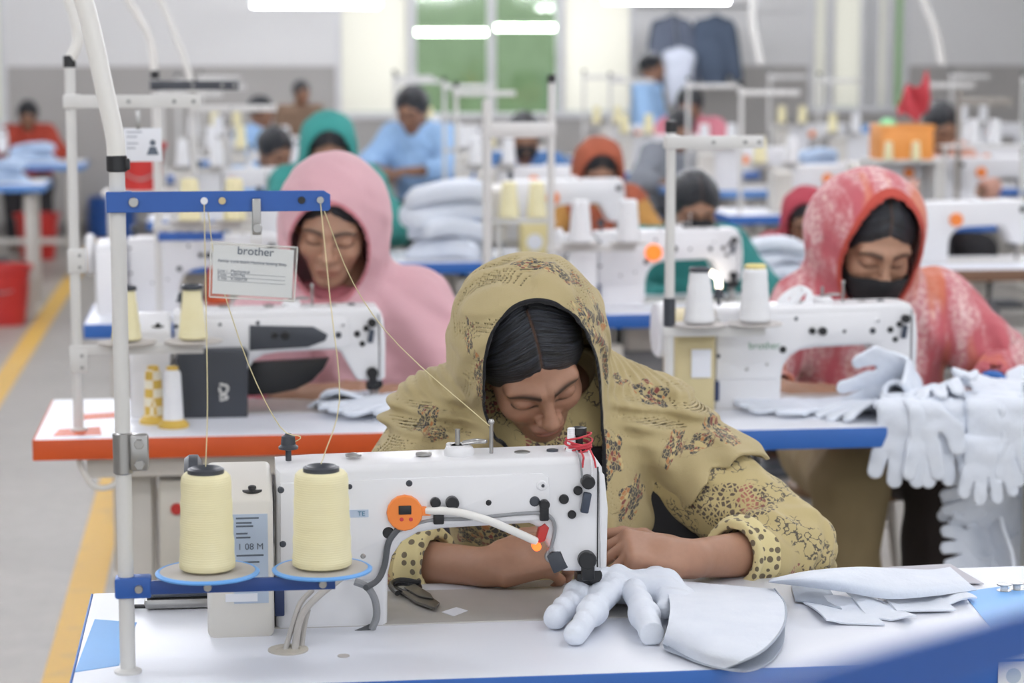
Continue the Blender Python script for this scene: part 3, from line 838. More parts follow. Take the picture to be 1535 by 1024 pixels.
# hanging card in a plastic holder
def hanging_card():
    y = SY - .022
    c = ony(381, 320, y)
    r = thing('name_card', 'printed white card in a clear holder hanging from a blue bar', 'card', (c[0], y, c[2]))
    o = r.location
    g = lambda px, py, dy=0.: ony(px, py, y + dy)
    p = g(384, 300); b = B(); box(b, (p[0] - .005, y - .001, g(384, 352)[2]), (p[0] + .0055, y + .0015, p[2] + .002), .0015); cyl(b, (p[0] + .001, y - .003, g(384, 342)[2]), .006, .003, 'y', 14); obj('clip', b, STEEL, r, off=o)
    p = g(384, 352); b = B(); box(b, (p[0] - .007, y - .0006, g(384, 366)[2]), (p[0] + .007, y + .0006, p[2] + .004), .0005); obj('strap', b, CLEAR_FILM, r, off=o)
    # holder frame and card are tilted a little in the picture
    ang = math.radians(-3.)
    A = [g(316, 363), g(446, 371), g(441, 452), g(314, 445)]
    def quad(b, pts, dy0, dy1):
        prism(b, [(q[0], q[2]) for q in pts], y + dy0, y + dy1, .0003, 1)
    b = B(); quad(b, [A[0], A[1], A[2], A[3]], -.0012, -.0008); obj('front_film', b, CLEAR_FILM, r, off=o)
    b = B(); quad(b, [A[0], A[1], A[2], A[3]], .0012, .0016); obj('back_film', b, CLEAR_FILM, r, off=o)
    b = B()
    cs = [np.array(a) for a in A]
    for i in range(4): tube(b, [cs[i], cs[(i + 1) % 4]], .0011, 6, False)
    obj('holder_rim', b, mat('clear_rim', '#efeeea', .3, alpha=.55), r, off=o)
    C4 = [g(320, 367), g(441, 375), g(437, 447), g(318, 440)]
    b = B(); quad(b, C4, -.0004, .0004); cd = obj('card', b, PAPER, r, off=o)
    u = (np.array(C4[1]) - C4[0]); v = (np.array(C4[3]) - C4[0])
    at = lambda a, d: np.array(C4[0]) + u * a + v * d - np.array(o) + (0, -.0014, 0)
    rot = Matrix.Rotation(-math.atan2(float(u[2]), float(u[0])) * -1, 4, 'Z')
    def tx(s, size, a, d, align='CENTER', m=INK):
        q = at(a, d)
        M4 = Matrix.Translation(Vector(q)) @ Matrix.Rotation(math.pi / 2, 4, 'X') @ Matrix.Rotation(math.atan2(float(u[2]), float(u[0])), 4, 'Z')
        text('lettering', s, size, m, M4, cd, align)
    GR = mat('print_grey', '#8a909c', .7, var=0)
    tx('brother', .0140, .52, .155)
    tx('Family: Lock-Stitch Machine Sewing Shop', .0050, .06, .34, 'LEFT', GR)
    tx('Line :', .0052, .06, .54, 'LEFT', GR); tx('Mechanical', .0052, .22, .54, 'LEFT', GR)
    tx('Code', .0048, .06, .62, 'LEFT', GR); tx('A001746', .0048, .22, .62, 'LEFT', GR)
    tx('S. No', .0048, .06, .70, 'LEFT', GR); tx('X1000738', .0048, .22, .70, 'LEFT', GR)
    for d in (.30, .56, .64, .72):
        b = B(); tube(b, [at(.06, d) + np.array(o), at(.9, d) + np.array(o)], .0002, 4, False); obj('rule', b, GR, cd, off=o)
    return r
hanging_card()

# ---------------------------------------------------------------- small things on the front table
def scissors():
    c = Pz(640, 912, TZ)
    r = thing('thread_snips', 'dark metal thread snips lying on the bed behind the column', 'scissors', (c[0], c[1], TZ + .0026))
    q = lambda px, py, z=.006: Pz(px, py, TZ) - np.array(r.location) + (0, 0, z)
    b = B(); tube(b, [q(600, 893), q(590, 886), q(600, 880), q(622, 882), q(628, 888), q(614, 896), q(600, 893)], .0045, 8); obj('handle_loop', b, BLACK, r)
    b = B(); tube(b, [q(596, 900, .010), q(586, 890, .012), q(600, 884, .014), q(630, 886, .012)], .004, 8); obj('handle_loop', b, BLACK, r)
    b = B(); prism(b, [tuple(q(*p)[:2]) for p in ((602, 897), (616, 889), (640, 899), (659, 913), (652, 921), (625, 912))], .003, .007, .001, 2, 'z'); obj('blade', b, mat('gunmetal', '#6d6a66', .35, .6), r)
    b = B(); prism(b, [tuple(q(*p)[:2]) for p in ((606, 893), (622, 888), (646, 903), (650, 910), (628, 906))], .0075, .010, .001, 2, 'z'); obj('blade', b, mat('gunmetal', '#6d6a66', .35, .6), r)
    return r
scissors()
pp = [Pz(*p, TZ + .0028) for p in ((662, 918), (684, 911), (701, 916), (680, 924))]
b = B(); prism(b, [(p[0], p[1]) for p in pp], TZ + .0027, TZ + .0036, 0, 1, 'z')
tag(obj('paper_scrap', b, PAPER), 'tiny white paper scrap beside the thread snips', 'paper')
# steel tray behind the cover
a = Pz(205, 915); c = Pz(312, 905)
r = thing('metal_case', 'flat shiny metal case lying behind the cream motor cover', 'case', ((a[0] + c[0]) / 2, a[1], TZ)); o = r.location
b = B(); box(b, (a[0] + .01, a[1] - .005, TZ + .0005), (c[0] + .03, a[1] + .06, TZ + .016), .006); obj('case_body', b, STEEL, r, off=o)
b = B(); box(b, (a[0] + .012, a[1] - .003, TZ + .0165), (c[0] + .028, a[1] + .058, TZ + .024), .004); obj('case_lid', b, mat('dark_glass_lid', '#4b5058', .12, .3), r, off=o)
b = B(); tube(b, [(a[0] - .01, a[1] + .01, TZ + .003), (a[0] + .02, a[1] + .0, TZ + .006), (a[0] + .03, a[1] + .02, TZ + .01)], .003, 8); obj('latch', b, BLACK, r, off=o)
# ---------------------------------------------------------------- people
def rotm(pitch, yaw, roll):
    p, y, r = [math.radians(a) for a in (pitch, yaw, roll)]
    Rx = np.array([[1, 0, 0], [0, math.cos(p), -math.sin(p)], [0, math.sin(p), math.cos(p)]])
    Ry = np.array([[math.cos(r), 0, math.sin(r)], [0, 1, 0], [-math.sin(r), 0, math.cos(r)]])
    Rz = np.array([[math.cos(y), -math.sin(y), 0], [math.sin(y), math.cos(y), 0], [0, 0, 1]])
    return (Rz @ Ry @ Rx).astype(np.float32)
def unit(v):
    v = np.asarray(v, float); return v / (np.linalg.norm(v) + 1e-12)

def head_sdf(q):
    """face forward is -y, crown +z; origin between the ears"""
    d = ell(q, (0, .014, .03), (.073, .092, .083))
    d = smin(d, ell(q, (0, -.028, -.032), (.057, .060, .082)), .035)
    d = smin(d, ell(q, (0, -.064, -.088), (.026, .024, .022)), .03)
    aq = q.copy(); aq[:, 0] = np.abs(aq[:, 0])
    d = smin(d, ell(aq, (.040, -.055, -.022), (.022, .026, .022)), .022)
    d = smin(d, cone(aq, (.010, -.083, .026), (.046, -.066, .026), .010, .010), .018)
    d = smax(d, -ell(aq, (.033, -.101, .006), (.018, .020, .011)), .014)
    d = smin(d, ell(aq, (.032, -.0735, .006), (.0165, .0135, .0115)), .005)
    d = smin(d, cone(q, (0, -.084, .018), (0, -.107, -.022), .0065, .0105), .012)
    d = smin(d, sph(q, (0, -.107, -.024), .0115), .008)
    d = smin(d, ell(aq, (.0125, -.094, -.029), (.0085, .011, .0075)), .006)
    d = smax(d, -ell(aq, (.0065, -.103, -.0365), (.0035, .005, .003)), .003)
    d = smin(d, ell(q, (0, -.086, -.057), (.026, .012, .007)), .009)
    d = smin(d, ell(q, (0, -.085, -.068), (.022, .012, .0075)), .008)
    d = smax(d, -ell(q, (0, -.104, -.062), (.027, .012, .0014)), .004)
    d = smin(d, ell(aq, (.076, .012, -.005), (.007, .018, .030)), .008)
    return d

def face_colors(q, skin, brow=True):
    c = np.tile(np.array(skin, np.float32), (len(q), 1))
    aq = q.copy(); aq[:, 0] = np.abs(aq[:, 0])
    front = q[:, 1] < -.045
    def blend(mask, col):
        nonlocal c
        mask = np.clip(mask, 0, 1)[:, None]; c = c * (1 - mask) + np.array(col, np.float32) * mask
    # cheeks, nose a touch redder
    blend(.25 * np.exp(-((aq[:, 0] - .038) ** 2 + (q[:, 2] + .03) ** 2) / .0006) * front, (skin[0] * 1.05, skin[1] * .82, skin[2] * .78))
    # lips
    lip = np.exp(-((q[:, 0] / .024) ** 4 + ((q[:, 2] + .0625) / .0105) ** 4)) * (q[:, 1] < -.078)
    blend(lip * .75, (skin[0] * .75, skin[1] * .45, skin[2] * .45))
    blend(np.exp(-((q[:, 0] / .024) ** 4 + ((q[:, 2] + .062) / .0016) ** 2)) * (q[:, 1] < -.078) * .7, (skin[0] * .3, skin[1] * .15, skin[2] * .15))
    if brow:
        t = np.clip((aq[:, 0] - .012) / .042, 0, 1)
        zc = .0265 + .006 * np.sin(t * 2.7) - .006 * t
        w = .0050 * (1 - .6 * t) + .001
        m = np.exp(-((q[:, 2] - zc) / w) ** 2) * (aq[:, 0] > .010) * (aq[:, 0] < .056) * front
        blend(m * .95, (.014, .010, .008))
    # lash line of the lowered lid
    t = (aq[:, 0] - .032) / .0175
    zc = .0005 - .0035 * (1 - t * t)
    m = np.exp(-((q[:, 2] - zc) / .0025) ** 2) * (np.abs(t) < 1.08) * front
    blend(m * .9, (.015, .010, .009))
    blend(.35 * np.exp(-(t ** 4 + ((q[:, 2] - .008) / .008) ** 4)) * front, (skin[0] * .7, skin[1] * .6, skin[2] * .58))
    return np.concatenate([c, np.ones((len(c), 1), np.float32)], 1)

def hand_sdf(p, w, f, n, side, curls, sc=1., infl=0., thumb=(25, 30), spread=1., k=.007):
    f = unit(f); n = unit(np.asarray(n, float) - f * (np.asarray(n, float) @ f)); s = np.cross(f, n) * side
    w = np.asarray(w, float)
    d = rbox(p, w + f * .052 * sc, (s, f, n), (.026 * sc, .034 * sc, .004 * sc), .0105 * sc + infl)
    d = smin(d, cone(p, w - f * .01, w + f * .03 * sc, .024 * sc + infl, .024 * sc + infl), .02 * sc)
    d = smin(d, ell_axes(p, w + f * .04 * sc + s * .024 * sc - n * .006 * sc, (s, f, n), (.016 * sc + infl, .03 * sc + infl, .014 * sc + infl)), .012)
    L = ((.042, .026, .021), (.046, .029, .022), (.043, .027, .021), (.033, .021, .018))
    offs = (.0285, .0095, -.0095, -.0275); fwd = (.086, .090, .086, .077); ang = (7, 2, -4, -10)
    res = d
    for i in range(4):
        a = math.radians(ang[i] * spread)
        dr = f * math.cos(a) + s * math.sin(a)
        b = w + f * fwd[i] * sc + s * offs[i] * sc
        cum = 0; fd = None; rad = (.0092 if i < 3 else .008) * sc
        for j in range(3):
            cum += math.radians(curls[i][j])
            e = b + (dr * math.cos(cum) - n * math.sin(cum)) * L[i][j] * sc
            c = cone(p, b, e, rad * (1 - .09 * j) + infl, rad * (.92 - .1 * j) + infl)
            fd = c if fd is None else smin(fd, c, .004)
            b = e
        res = np.minimum(res, smin(d, fd, k))
    b = w + f * .022 * sc + s * .026 * sc - n * .004 * sc
    t1 = math.radians(thumb[0]); t2 = math.radians(thumb[1])
    dr = unit(f * math.cos(t1 + .5) + s * math.sin(t1 + .5) - n * .25); fd = None
    for j, l in enumerate((.042, .032, .026)):
        e = b + dr * l * sc
        c = cone(p, b, e, (.0125 - .0015 * j) * sc + infl, (.0112 - .0015 * j) * sc + infl)
        fd = c if fd is None else smin(fd, c, .006)
        b = e; dr = unit(dr * math.cos(t2) + (f * .9 - s * .4 - n * .3) * math.sin(t2))
    return np.minimum(res, smin(d, fd, k * 1.5))
def ell_axes(p, c, ax, r):
    q = (p - np.asarray(c, np.float32)) @ np.asarray(ax, np.float32).T
    return ell(q, (0, 0, 0), r)

RELAX = ((28, 38, 22), (34, 42, 24), (38, 44, 26), (42, 46, 28))
def V3(x): return np.asarray(x, float)

def skin_material():
    t = NT('skin')
    a = t.attr('Col')
    t.setc(t.mix(t.ramp(t.noise(130, 3), [(.4, 0.), (.8, .25)]), a, t.mix(.35, a, (.12, .04, .025, 1))))
    t.b.inputs['Roughness'].default_value = .48
    t.b.inputs['Subsurface Weight'].default_value = .12
    t.b.inputs['Subsurface Radius'].default_value = (.012, .005, .003)
    t.bump(t.noise(420, 2), .12, .0006)
    return t.m
SKIN = skin_material()
def hair_material():
    t = NT('black_hair')
    v = t.attr('strand', 'Vector')
    mpn = t.add('ShaderNodeMapping', i_Vector=v); mpn.inputs['Scale'].default_value = (26, 2.2, 1)
    n = t.noise(1., 4, mpn.outputs[0], .65)
    c = t.mix(t.ramp(n, [(.42, 0.), (.72, 1.)]), lin('#07080a'), lin('#3f434d'))  # paler streaks paint strand highlights into the hair colour
    part = t.attr('part', 'Fac')
    c = t.mix(part, c, lin('#8d6b55'))
    t.setc(c)
    t.b.inputs['Roughness'].default_value = .30
    t.bump(n, 1., .006)
    return t.m
HAIR = hair_material()

MOTIFC = ['#232a3d', '#8f2f35', '#cf8a3a', '#30303c', '#e2cfa0']
def cloth(name, base, dark, weave=900, motif=False, printed=False, stripes=None, trim=None, rough=.85, wv=.4):
    """woven cloth; motif = embroidered flowers placed by the motif attribute; printed = all-over scribble print"""
    t = NT(name)
    n = t.noise(6, 4)
    c = t.mix(n, lin(dark), lin(base))
    if stripes:
        co = t.attr('flow', 'Vector')
        mpn = t.add('ShaderNodeMapping', i_Vector=co); mpn.inputs['Scale'].default_value = stripes[0]
        s = t.noise(1., 5, mpn.outputs[0], .6)
        sp = t.noise(90, 3)
        m = t.ramp(s, [(stripes[3], 0.), (stripes[3] + .1, 1.)])
        m2 = t.ramp(sp, [(.40, .25), (.62, 1.)])
        c = t.mix(t.math('MULTIPLY', m, m2), c, lin(stripes[1]))
        s2 = t.noise(.73, 3, mpn.outputs[0], .5)
        c = t.mix(t.math('MULTIPLY', t.ramp(s2, [(.56, 0.), (.64, 1.)]), .8), c, lin(stripes[2]))
    if printed:
        v = t.attr('flow', 'Vector')
        nn = t.noise(75, 2, v, .5)
        ln = t.math('LESS_THAN', t.math('ABSOLUTE', t.math('SUBTRACT', nn, .5)), .028)
        gate = t.ramp(t.noise(16, 2, v), [(.47, 0.), (.53, 1.)])
        c = t.mix(t.math('MULTIPLY', t.math('MULTIPLY', ln, gate), .85), c, lin('#3d3a3e'))
        vo = t.add('ShaderNodeTexVoronoi', i_Scale=11., i_Randomness=.8); t.l.new(v, vo.inputs['Vector'])
        blob = t.math('LESS_THAN', t.math('ADD', vo.outputs['Distance'], t.math('MULTIPLY', t.noise(30, 2, v), .25)), .56)
        vf = t.add('ShaderNodeTexVoronoi', feature='DISTANCE_TO_EDGE', i_Scale=140.); t.l.new(v, vf.inputs['Vector'])
        pet = t.math('GREATER_THAN', vf.outputs['Distance'], .16)
        hue = t.ramp(t.noise(19, 1, v), [(.0, lin('#2d2a31')), (.48, lin('#3d2f38')), (.52, lin('#94474c')), (.6, lin('#a8655a'))])
        c = t.mix(t.math('MULTIPLY', t.math('MULTIPLY', blob, pet), .85), c, hue)
        # cuff border: paler band with dark dots
        cf = t.attr('cuff', 'Fac')
        band = t.math('LESS_THAN', cf, .040)
        vd = t.add('ShaderNodeTexVoronoi', i_Scale=75., i_Randomness=.55); t.l.new(v, vd.inputs['Vector'])
        dot = t.math('LESS_THAN', vd.outputs['Distance'], .36)
        bc = t.mix(t.math('MULTIPLY', dot, .85), lin('#d9ca95'), lin('#4a3c38'))
        c = t.mix(band, c, bc)
    if motif:
        uv = t.attr('motif', 'Vector')
        sx = t.add('ShaderNodeSeparateXYZ', i_Vector=uv)
        u, v, sd = sx.outputs
        rr = t.math('SQRT', t.math('ADD', t.math('MULTIPLY', u, u), t.math('MULTIPLY', v, v)))
        th = t.math('ARCTAN2', v, u)
        lob = t.math('ADD', .82, t.math('MULTIPLY', .16, t.math('SINE', t.math('ADD', t.math('MULTIPLY', th, 5.), t.math('MULTIPLY', sd, 3.)))))
        ins = t.math('LESS_THAN', rr, lob)
        vf = t.add('ShaderNodeTexVoronoi', feature='DISTANCE_TO_EDGE', i_Scale=5.6); t.l.new(uv, vf.inputs['Vector'])
        vc = t.add('ShaderNodeTexVoronoi', i_Scale=5.6); t.l.new(uv, vc.inputs['Vector'])
        pet = t.math('GREATER_THAN', vf.outputs['Distance'], .06)
        hue = t.add('ShaderNodeSeparateColor'); t.l.new(vc.outputs['Color'], hue.inputs[0])
        hv = hue.outputs[0]
        n_ = t.n.new('ShaderNodeValToRGB'); n_.color_ramp.interpolation = 'CONSTANT'
        e = n_.color_ramp.elements
        while len(e) < 5: e.new(.5)
        for i, (p_, cc) in enumerate(((0, '#20273a'), (.42, '#7d2c36'), (.60, '#2c3040'), (.80, '#b9774a'), (.90, '#cdb985'))):
            e[i].position = p_; e[i].color = lin(cc)
        t.l.new(hv, n_.inputs[0])
        keep = t.math('GREATER_THAN', hue.outputs[1], .1)
        c = t.mix(t.math('MULTIPLY', t.math('MULTIPLY', ins, t.math('MULTIPLY', pet, keep)), .88), c, n_.outputs[0])
    if trim:
        c = t.mix(t.math('LESS_THAN', t.attr('trim', 'Fac'), trim[1]), c, lin(trim[0]))
    t.setc(c)
    t.b.inputs['Roughness'].default_value = rough
    t.b.inputs['Sheen Weight'].default_value = .15
    w = t.noise(weave, 2)
    mpw = t.add('ShaderNodeMapping', i_Vector=t.co()); mpw.inputs['Scale'].default_value = (60, 60, 12)
    big = t.math('ADD', t.math('MULTIPLY', t.noise(34, 4), .6), t.math('MULTIPLY', t.noise(1., 3, mpw.outputs[0]), .6))
    t.bump(t.math('ADD', t.math('MULTIPLY', w, .35), t.math('MULTIPLY', big, .65)), wv, .004)
    MATS[name] = t.m
    return t.m

def flow_attr(V):
    return ('FLOAT_VECTOR', V)

class Person:
    """joints in world metres; builds body (one mesh) and clothing children"""
    def __init__(s, J, head, label, skin=(.27, .135, .08), hands=None, group=None, h=.006, hh=None, name='person'):
        s.J = {k: V3(v) for k, v in J.items()}
        s.hc = V3(head[0]); s.R = rotm(*head[1]); s.hs = head[2] if len(head) > 2 else 1.
        s.skin = skin; s.h = h; s.hh = hh or h; s.hands = hands or {}
        s.off = np.array([s.J['pelvis'][0], s.J['pelvis'][1], 0.])
        s.label, s.group, s.name = label, group, name
    def hl(s, p): return (((p - s.hc.astype(np.float32)) @ s.R) / s.hs).astype(np.float32)
    def torso(s, p, inf=0.):
        J = s.J
        d = smin(ell(p, J['chest'], (.150 + inf, .105 + inf, .19 + inf)), ell(p, J['pelvis'] + (0, 0, .05), (.165 + inf, .13 + inf, .15 + inf)), .10)
        d = smin(d, cone(p, J['shL'], J['shR'], .055 + inf, .055 + inf), .07)
        return smin(d, cone(p, J['neck'] + (0, .01, -.05), J['neck'], .07 + inf, .055 + inf), .05)
    def arm(s, p, side, inf=0.):
        J = s.J
        d = cone(p, J['sh' + side], J['el' + side], .050 + inf, .038 + inf)
        return smin(d, cone(p, J['el' + side], J['wr' + side], .040 + inf, .0265 + inf), .02)
    def legs(s, p, inf=0.):
        J = s.J; d = None
        for side in 'LR':
            if 'kn' + side not in J: continue
            hip = J['pelvis'] + ((-.09 if side == 'L' else .09), 0, 0)
            c = smin(cone(p, hip, J['kn' + side], .085 + inf, .058 + inf), cone(p, J['kn' + side], J['ft' + side], .058 + inf, .04 + inf), .03)
            ft = J['ft' + side]
            c = smin(c, cone(p, ft + (0, .02, -.03), ft + (0, -.13, -.045), .04 + inf * .3, .032 + inf * .3), .02)
            d = c if d is None else np.minimum(d, c)
        return d
    def box_of(s, keys, pad):
        P = np.array([s.J[k] for k in keys]); return P.min(0) - pad, P.max(0) + pad
    def body(s):
        J = s.J
        def fh(p):
            d = head_sdf(s.hl(p)) * s.hs
            a = s.hc + s.R @ (np.array([0, .028, -.055]) * s.hs)
            return smin(d, cone(p, a, J['neck'], .052, .056), .02)
        lo = np.minimum(s.hc, J['neck']) - .15; hi = np.maximum(s.hc, J['neck']) + .15
        V1, Q1 = nets(fh, lo, hi, s.hh)
        c1 = face_colors(s.hl(V1.astype(np.float32)), s.skin)
        def fb(p):
            d = s.torso(p)
            for side in 'LR': d = smin(d, s.arm(p, side), .03)
            l = s.legs(p)
            return d if l is None else smin(d, l, .04)
        keys = [k for k in J if k[:2] != 'wr']
        lo, hi = s.box_of(keys, .2); lo[2] = max(lo[2], -.01)
        pieces = [(V1, Q1, c1)]
        V2, Q2 = nets(fb, lo, hi, max(s.h * 2.2, .012))
        pieces.append((V2, Q2, np.tile(np.array(list(s.skin) + [1], np.float32), (len(V2), 1))))
        for side in 'LR':
            w = J['wr' + side].astype(np.float32); el = J['el' + side]; cut = el + (w - el) * .12; ax = unit(w - el).astype(np.float32)
            def fa(p):
                d = s.arm(p, side)
                if side in s.hands:
                    n = np.linalg.norm(p - w, axis=1) < .27
                    if n.any():
                        hd = np.full(len(p), 1., np.float32); hd[n] = hand_sdf(p[n], w, **s.hands[side])
                        d = smin(d, hd, .012)
                return np.maximum(d, -((p - cut.astype(np.float32)) @ ax))
            lo = np.minimum(cut, w) - .07; hi = np.maximum(cut, w) + .07
            if side in s.hands: lo = np.minimum(lo, w - .21); hi = np.maximum(hi, w + .21)
            Va, Qa = nets(fa, lo, hi, s.h)
            ca = np.tile(np.array(list(s.skin) + [1], np.float32), (len(Va), 1))
            pieces.append((Va, Qa, ca))
        V = np.concatenate([x[0] for x in pieces]); C = np.concatenate([x[2] for x in pieces]); Q = []; n0 = 0
        for v, q, c in pieces: Q.append(q + n0); n0 += len(v)
        Q = np.concatenate(Q)
        s.o = npmesh(s.name, V, Q, SKIN, None, s.off, {'Col': ('FLOAT_COLOR', C)})
        s.o.location = s.off
        tag(s.o, s.label, 'person', s.group)
        return s.o
    def hair(s, grow=.010, bun=False, long=False, name='hair', lift=.0):
        def f(p):
            q = s.hl(p)
            d = ell(q, (0, .016, .031), (.0745, .0935, .0845))
            x = np.abs(q[:, 0])
            # hairline: plane leaning back from the forehead, dipping at the temples
            pl = .72 * (q[:, 2] - .072 - lift + .30 * x + 5. * x * x) + .69 * (q[:, 1] + .078)
            d = d - grow * np.clip(pl / .045, 0.05, 1) ** .6
            d = d - .003 * np.exp(-((x - .022) / .016) ** 2) * np.clip(pl / .05, 0, 1)
            d = d + .0028 * np.exp(-(q[:, 0] / .0022) ** 2) * (q[:, 1] < .03)
            d = smax(d, -pl + .0008 * np.sin(q[:, 0] * 420) , .003)
            if bun: d = smin(d, sph(q, (0, .12, .01), .04), .02)
            if long: d = smin(d, ell(q, (0, .07, -.05), (.07, .045, .10)), .03)
            return d * s.hs
        V, Q = nets(f, s.hc - .19, s.hc + .19, s.hh)
        q = s.hl(V.astype(np.float32))
        phi = np.arctan2(q[:, 2] - .02, -(q[:, 1] - .02))
        x = np.abs(q[:, 0])
        st = np.stack([phi + 5.0 * x * (phi < 2.2) * .6, x * 8 + (q[:, 0] > 0) * 7., np.zeros(len(q))], 1)
        part = .55 * np.exp(-(q[:, 0] / .0016) ** 2) * (q[:, 1] < -.0) * (q[:, 2] > .04)
        return npmesh(name, V, Q, HAIR, s.o, s.off, {'strand': ('FLOAT_VECTOR', st), 'part': ('FLOAT', part)})
    def tunic(s, m, inf=.022, cuff=None, h=None, fold=.006, seed=1, hem=None, name='tunic', sleeves=True, extra=None, top=None):
        """cuff: {side: fraction along forearm}; sleeves widen a little towards the cuff"""
        J = s.J; cuff = cuff or {'L': .8, 'R': .8}
        def dist_cuff(p):
            dd = np.full(len(p), 1., np.float32)
            for side in 'LR':
                a, b = J['el' + side], J['wr' + side]; ax = unit(b - a); e = a + (b - a) * cuff[side]
                near = np.linalg.norm(p - e.astype(np.float32), axis=1) < .14
                dd = np.where(near, np.minimum(dd, np.abs((e - p) @ ax.astype(np.float32))), dd)
            return dd
        def f(p):
            w = wob(p, 9, seed, 2) * fold
            d = s.torso(p, inf) + w
            if extra is not None: d = smin(d, extra(p), .03)
            if top is not None: d = np.maximum(d, p[:, 2] - top)
            if sleeves:
                for side in 'LR':
                    a, b = J['el' + side], J['wr' + side]; ax = unit(b - a); e = a + (b - a) * cuff[side]
                    c = cone(p, J['sh' + side], a, .058 + inf, .050 + inf)
                    c2 = cone(p, a, a + (b - a) * (cuff[side] + .25), .050 + inf, .031 + inf * .6)
                    c2 = np.maximum(c2, (p - e.astype(np.float32)) @ ax.astype(np.float32))
                    # wrinkles run round the sleeve
                    t = (p - a.astype(np.float32)) @ ax.astype(np.float32)
                    rr = fold * .7 * np.sin(t * 130 + 3 * wob(p, 7, seed + 3, 1))
                    c = smin(c, c2 + rr * (np.abs((p - e.astype(np.float32)) @ ax.astype(np.float32)) > .012), .025) + w * .9
                    c = np.maximum(c, np.where(np.linalg.norm(p - e.astype(np.float32), axis=1) < .16, (p - e.astype(np.float32)) @ ax.astype(np.float32), -1.))
                    hol = np.where(np.linalg.norm(p - e.astype(np.float32), axis=1) < .075, -(cone(p, a, b, .040, .0265) - .006), -1.)
                    d = np.maximum(smin(d, c, .035), hol)
            n = J['neck'] + (0, -.02, .03)
            d = np.maximum(d, -sph(p, n + (0, -.01, .03), .065))
            if hem is not None: d = np.maximum(d, hem - p[:, 2])
            return d
        keys = ['pelvis', 'chest', 'neck', 'shL', 'shR', 'elL', 'elR', 'wrL', 'wrR'] if sleeves else ['pelvis', 'chest', 'neck', 'shL', 'shR']
        lo, hi = s.box_of(keys, .24)
        V, Q = nets(f, lo, hi, h or s.h)
        return npmesh(name, V, Q, m, s.o, s.off, {'flow': flow_attr(V), 'trim': ('FLOAT', np.ones(len(V))), 'cuff': ('FLOAT', dist_cuff(V.astype(np.float32)))})
    def trousers(s, m, inf=.03, h=None, fold=.006):
        zc = min(s.J['ftL'][2], s.J['ftR'][2]) + .02
        def f(p): return np.maximum(s.legs(p, inf) + wob(p, 6, 5, 2) * fold, zc - p[:, 2])
        lo, hi = s.box_of(['pelvis', 'knL', 'knR', 'ftL', 'ftR'], .2); lo[2] = max(lo[2], -.01)
        V, Q = nets(f, lo, hi, h or s.h * 1.5)
        return npmesh('trousers', V, Q, m, s.o, s.off, {'flow': flow_attr(V)})
    def shoes(s, m):
        for side in 'LR':
            ft = s.J['ft' + side]
            def f(p): return np.maximum(smin(cone(p, ft + (0, .02, -.035), ft + (0, -.14, -.05), .045, .038), sph(p, ft, .046), .02), ft[2] - .085 - p[:, 2])
            V, Q = nets(f, ft - .24, ft + .16, .012)
            npmesh('shoe', V, Q, m, s.o, s.off)
    def mask(s, m, h=None):
        def f(p):
            q = s.hl(p)
            d = np.abs(smin(head_sdf(q), ell(q, (0, -.07, -.045), (.045, .042, .05)), .03) - .0045) - .002
            x = np.abs(q[:, 0])
            top = q[:, 2] - (-.008 - 1.6 * np.clip(x - .0, 0, 1) ** 1.6 * 1.2)
            low = -.112 + .55 * x - q[:, 2]
            return np.maximum(np.maximum(np.maximum(d, top), low), q[:, 1] + .012) * s.hs
        V, Q = nets(f, s.hc - .17, s.hc + .17, h or s.hh)
        return npmesh('face_mask', V, Q, m, s.o, s.off)
    def scarf(s, m, hood=(.112, .122, .122), open_=(.083, .118), zc=-.002, drape=None, h=None, fold=.005, seed=3, th=.0055, motifs=None, name='headscarf', hemfn=None, point=0., foldf=None, opensh=0., ytop=-.012):
        """hood round the head, falling into a shawl (drape: list of sdf lambdas)"""
        J = s.J
        def outer(p):
            q = s.hl(p)
            d = ell(q, (0, .020, .022), hood)
            d = smin(d, ell(q, (0, .012, -.055), (hood[0] * .90, hood[1] * .88, .105)), .05)
            if point: d = smin(d, ell(q, (point, .06, -.005), (.095, .09, .11)), .05)
            d = d * s.hs
            for g, k in (drape or []): d = smin(d, g(p), k)
            ff = foldf(p, q) if foldf else 0.
            return d + wob(p, 7, seed, 2) * fold + ff
        def tunnel(q):
            up_ = np.where(q[:, 2] > zc, open_[2] if len(open_) > 2 else open_[1], open_[1])
            e = np.sqrt(((q[:, 0] - opensh * q[:, 2]) / open_[0]) ** 2 + ((q[:, 2] - zc) / up_) ** 2)
            return smax((e - 1) * open_[0], np.maximum(q[:, 1] - ytop + 5. * q[:, 0] ** 2, -.20 - q[:, 1]), .018)
        def f(p):
            d = outer(p); q = s.hl(p)
            sh = np.maximum(d, -(d + th))
            sh = np.maximum(sh, -tunnel(q) * s.hs)
            if hemfn is not None: sh = np.maximum(sh, hemfn(p))
            return sh
        keys = ['neck', 'chest', 'shL', 'shR', 'elL', 'elR'] if drape else ['neck']
        lo, hi = s.box_of(keys, .2)
        lo = np.minimum(lo, s.hc - .2); hi = np.maximum(hi, s.hc + .2)
        V, Q = nets(f, lo, hi, h or s.h, 2.6)
        q = s.hl(V.astype(np.float32))
        tr = np.abs(tunnel(q))
        at = {'flow': flow_attr(V), 'trim': ('FLOAT', tr)}
        if motifs is not None: at['motif'] = ('FLOAT_VECTOR', place_motifs(V, Q, motifs))
        return npmesh(name, V, Q, m, s.o, s.off, at)

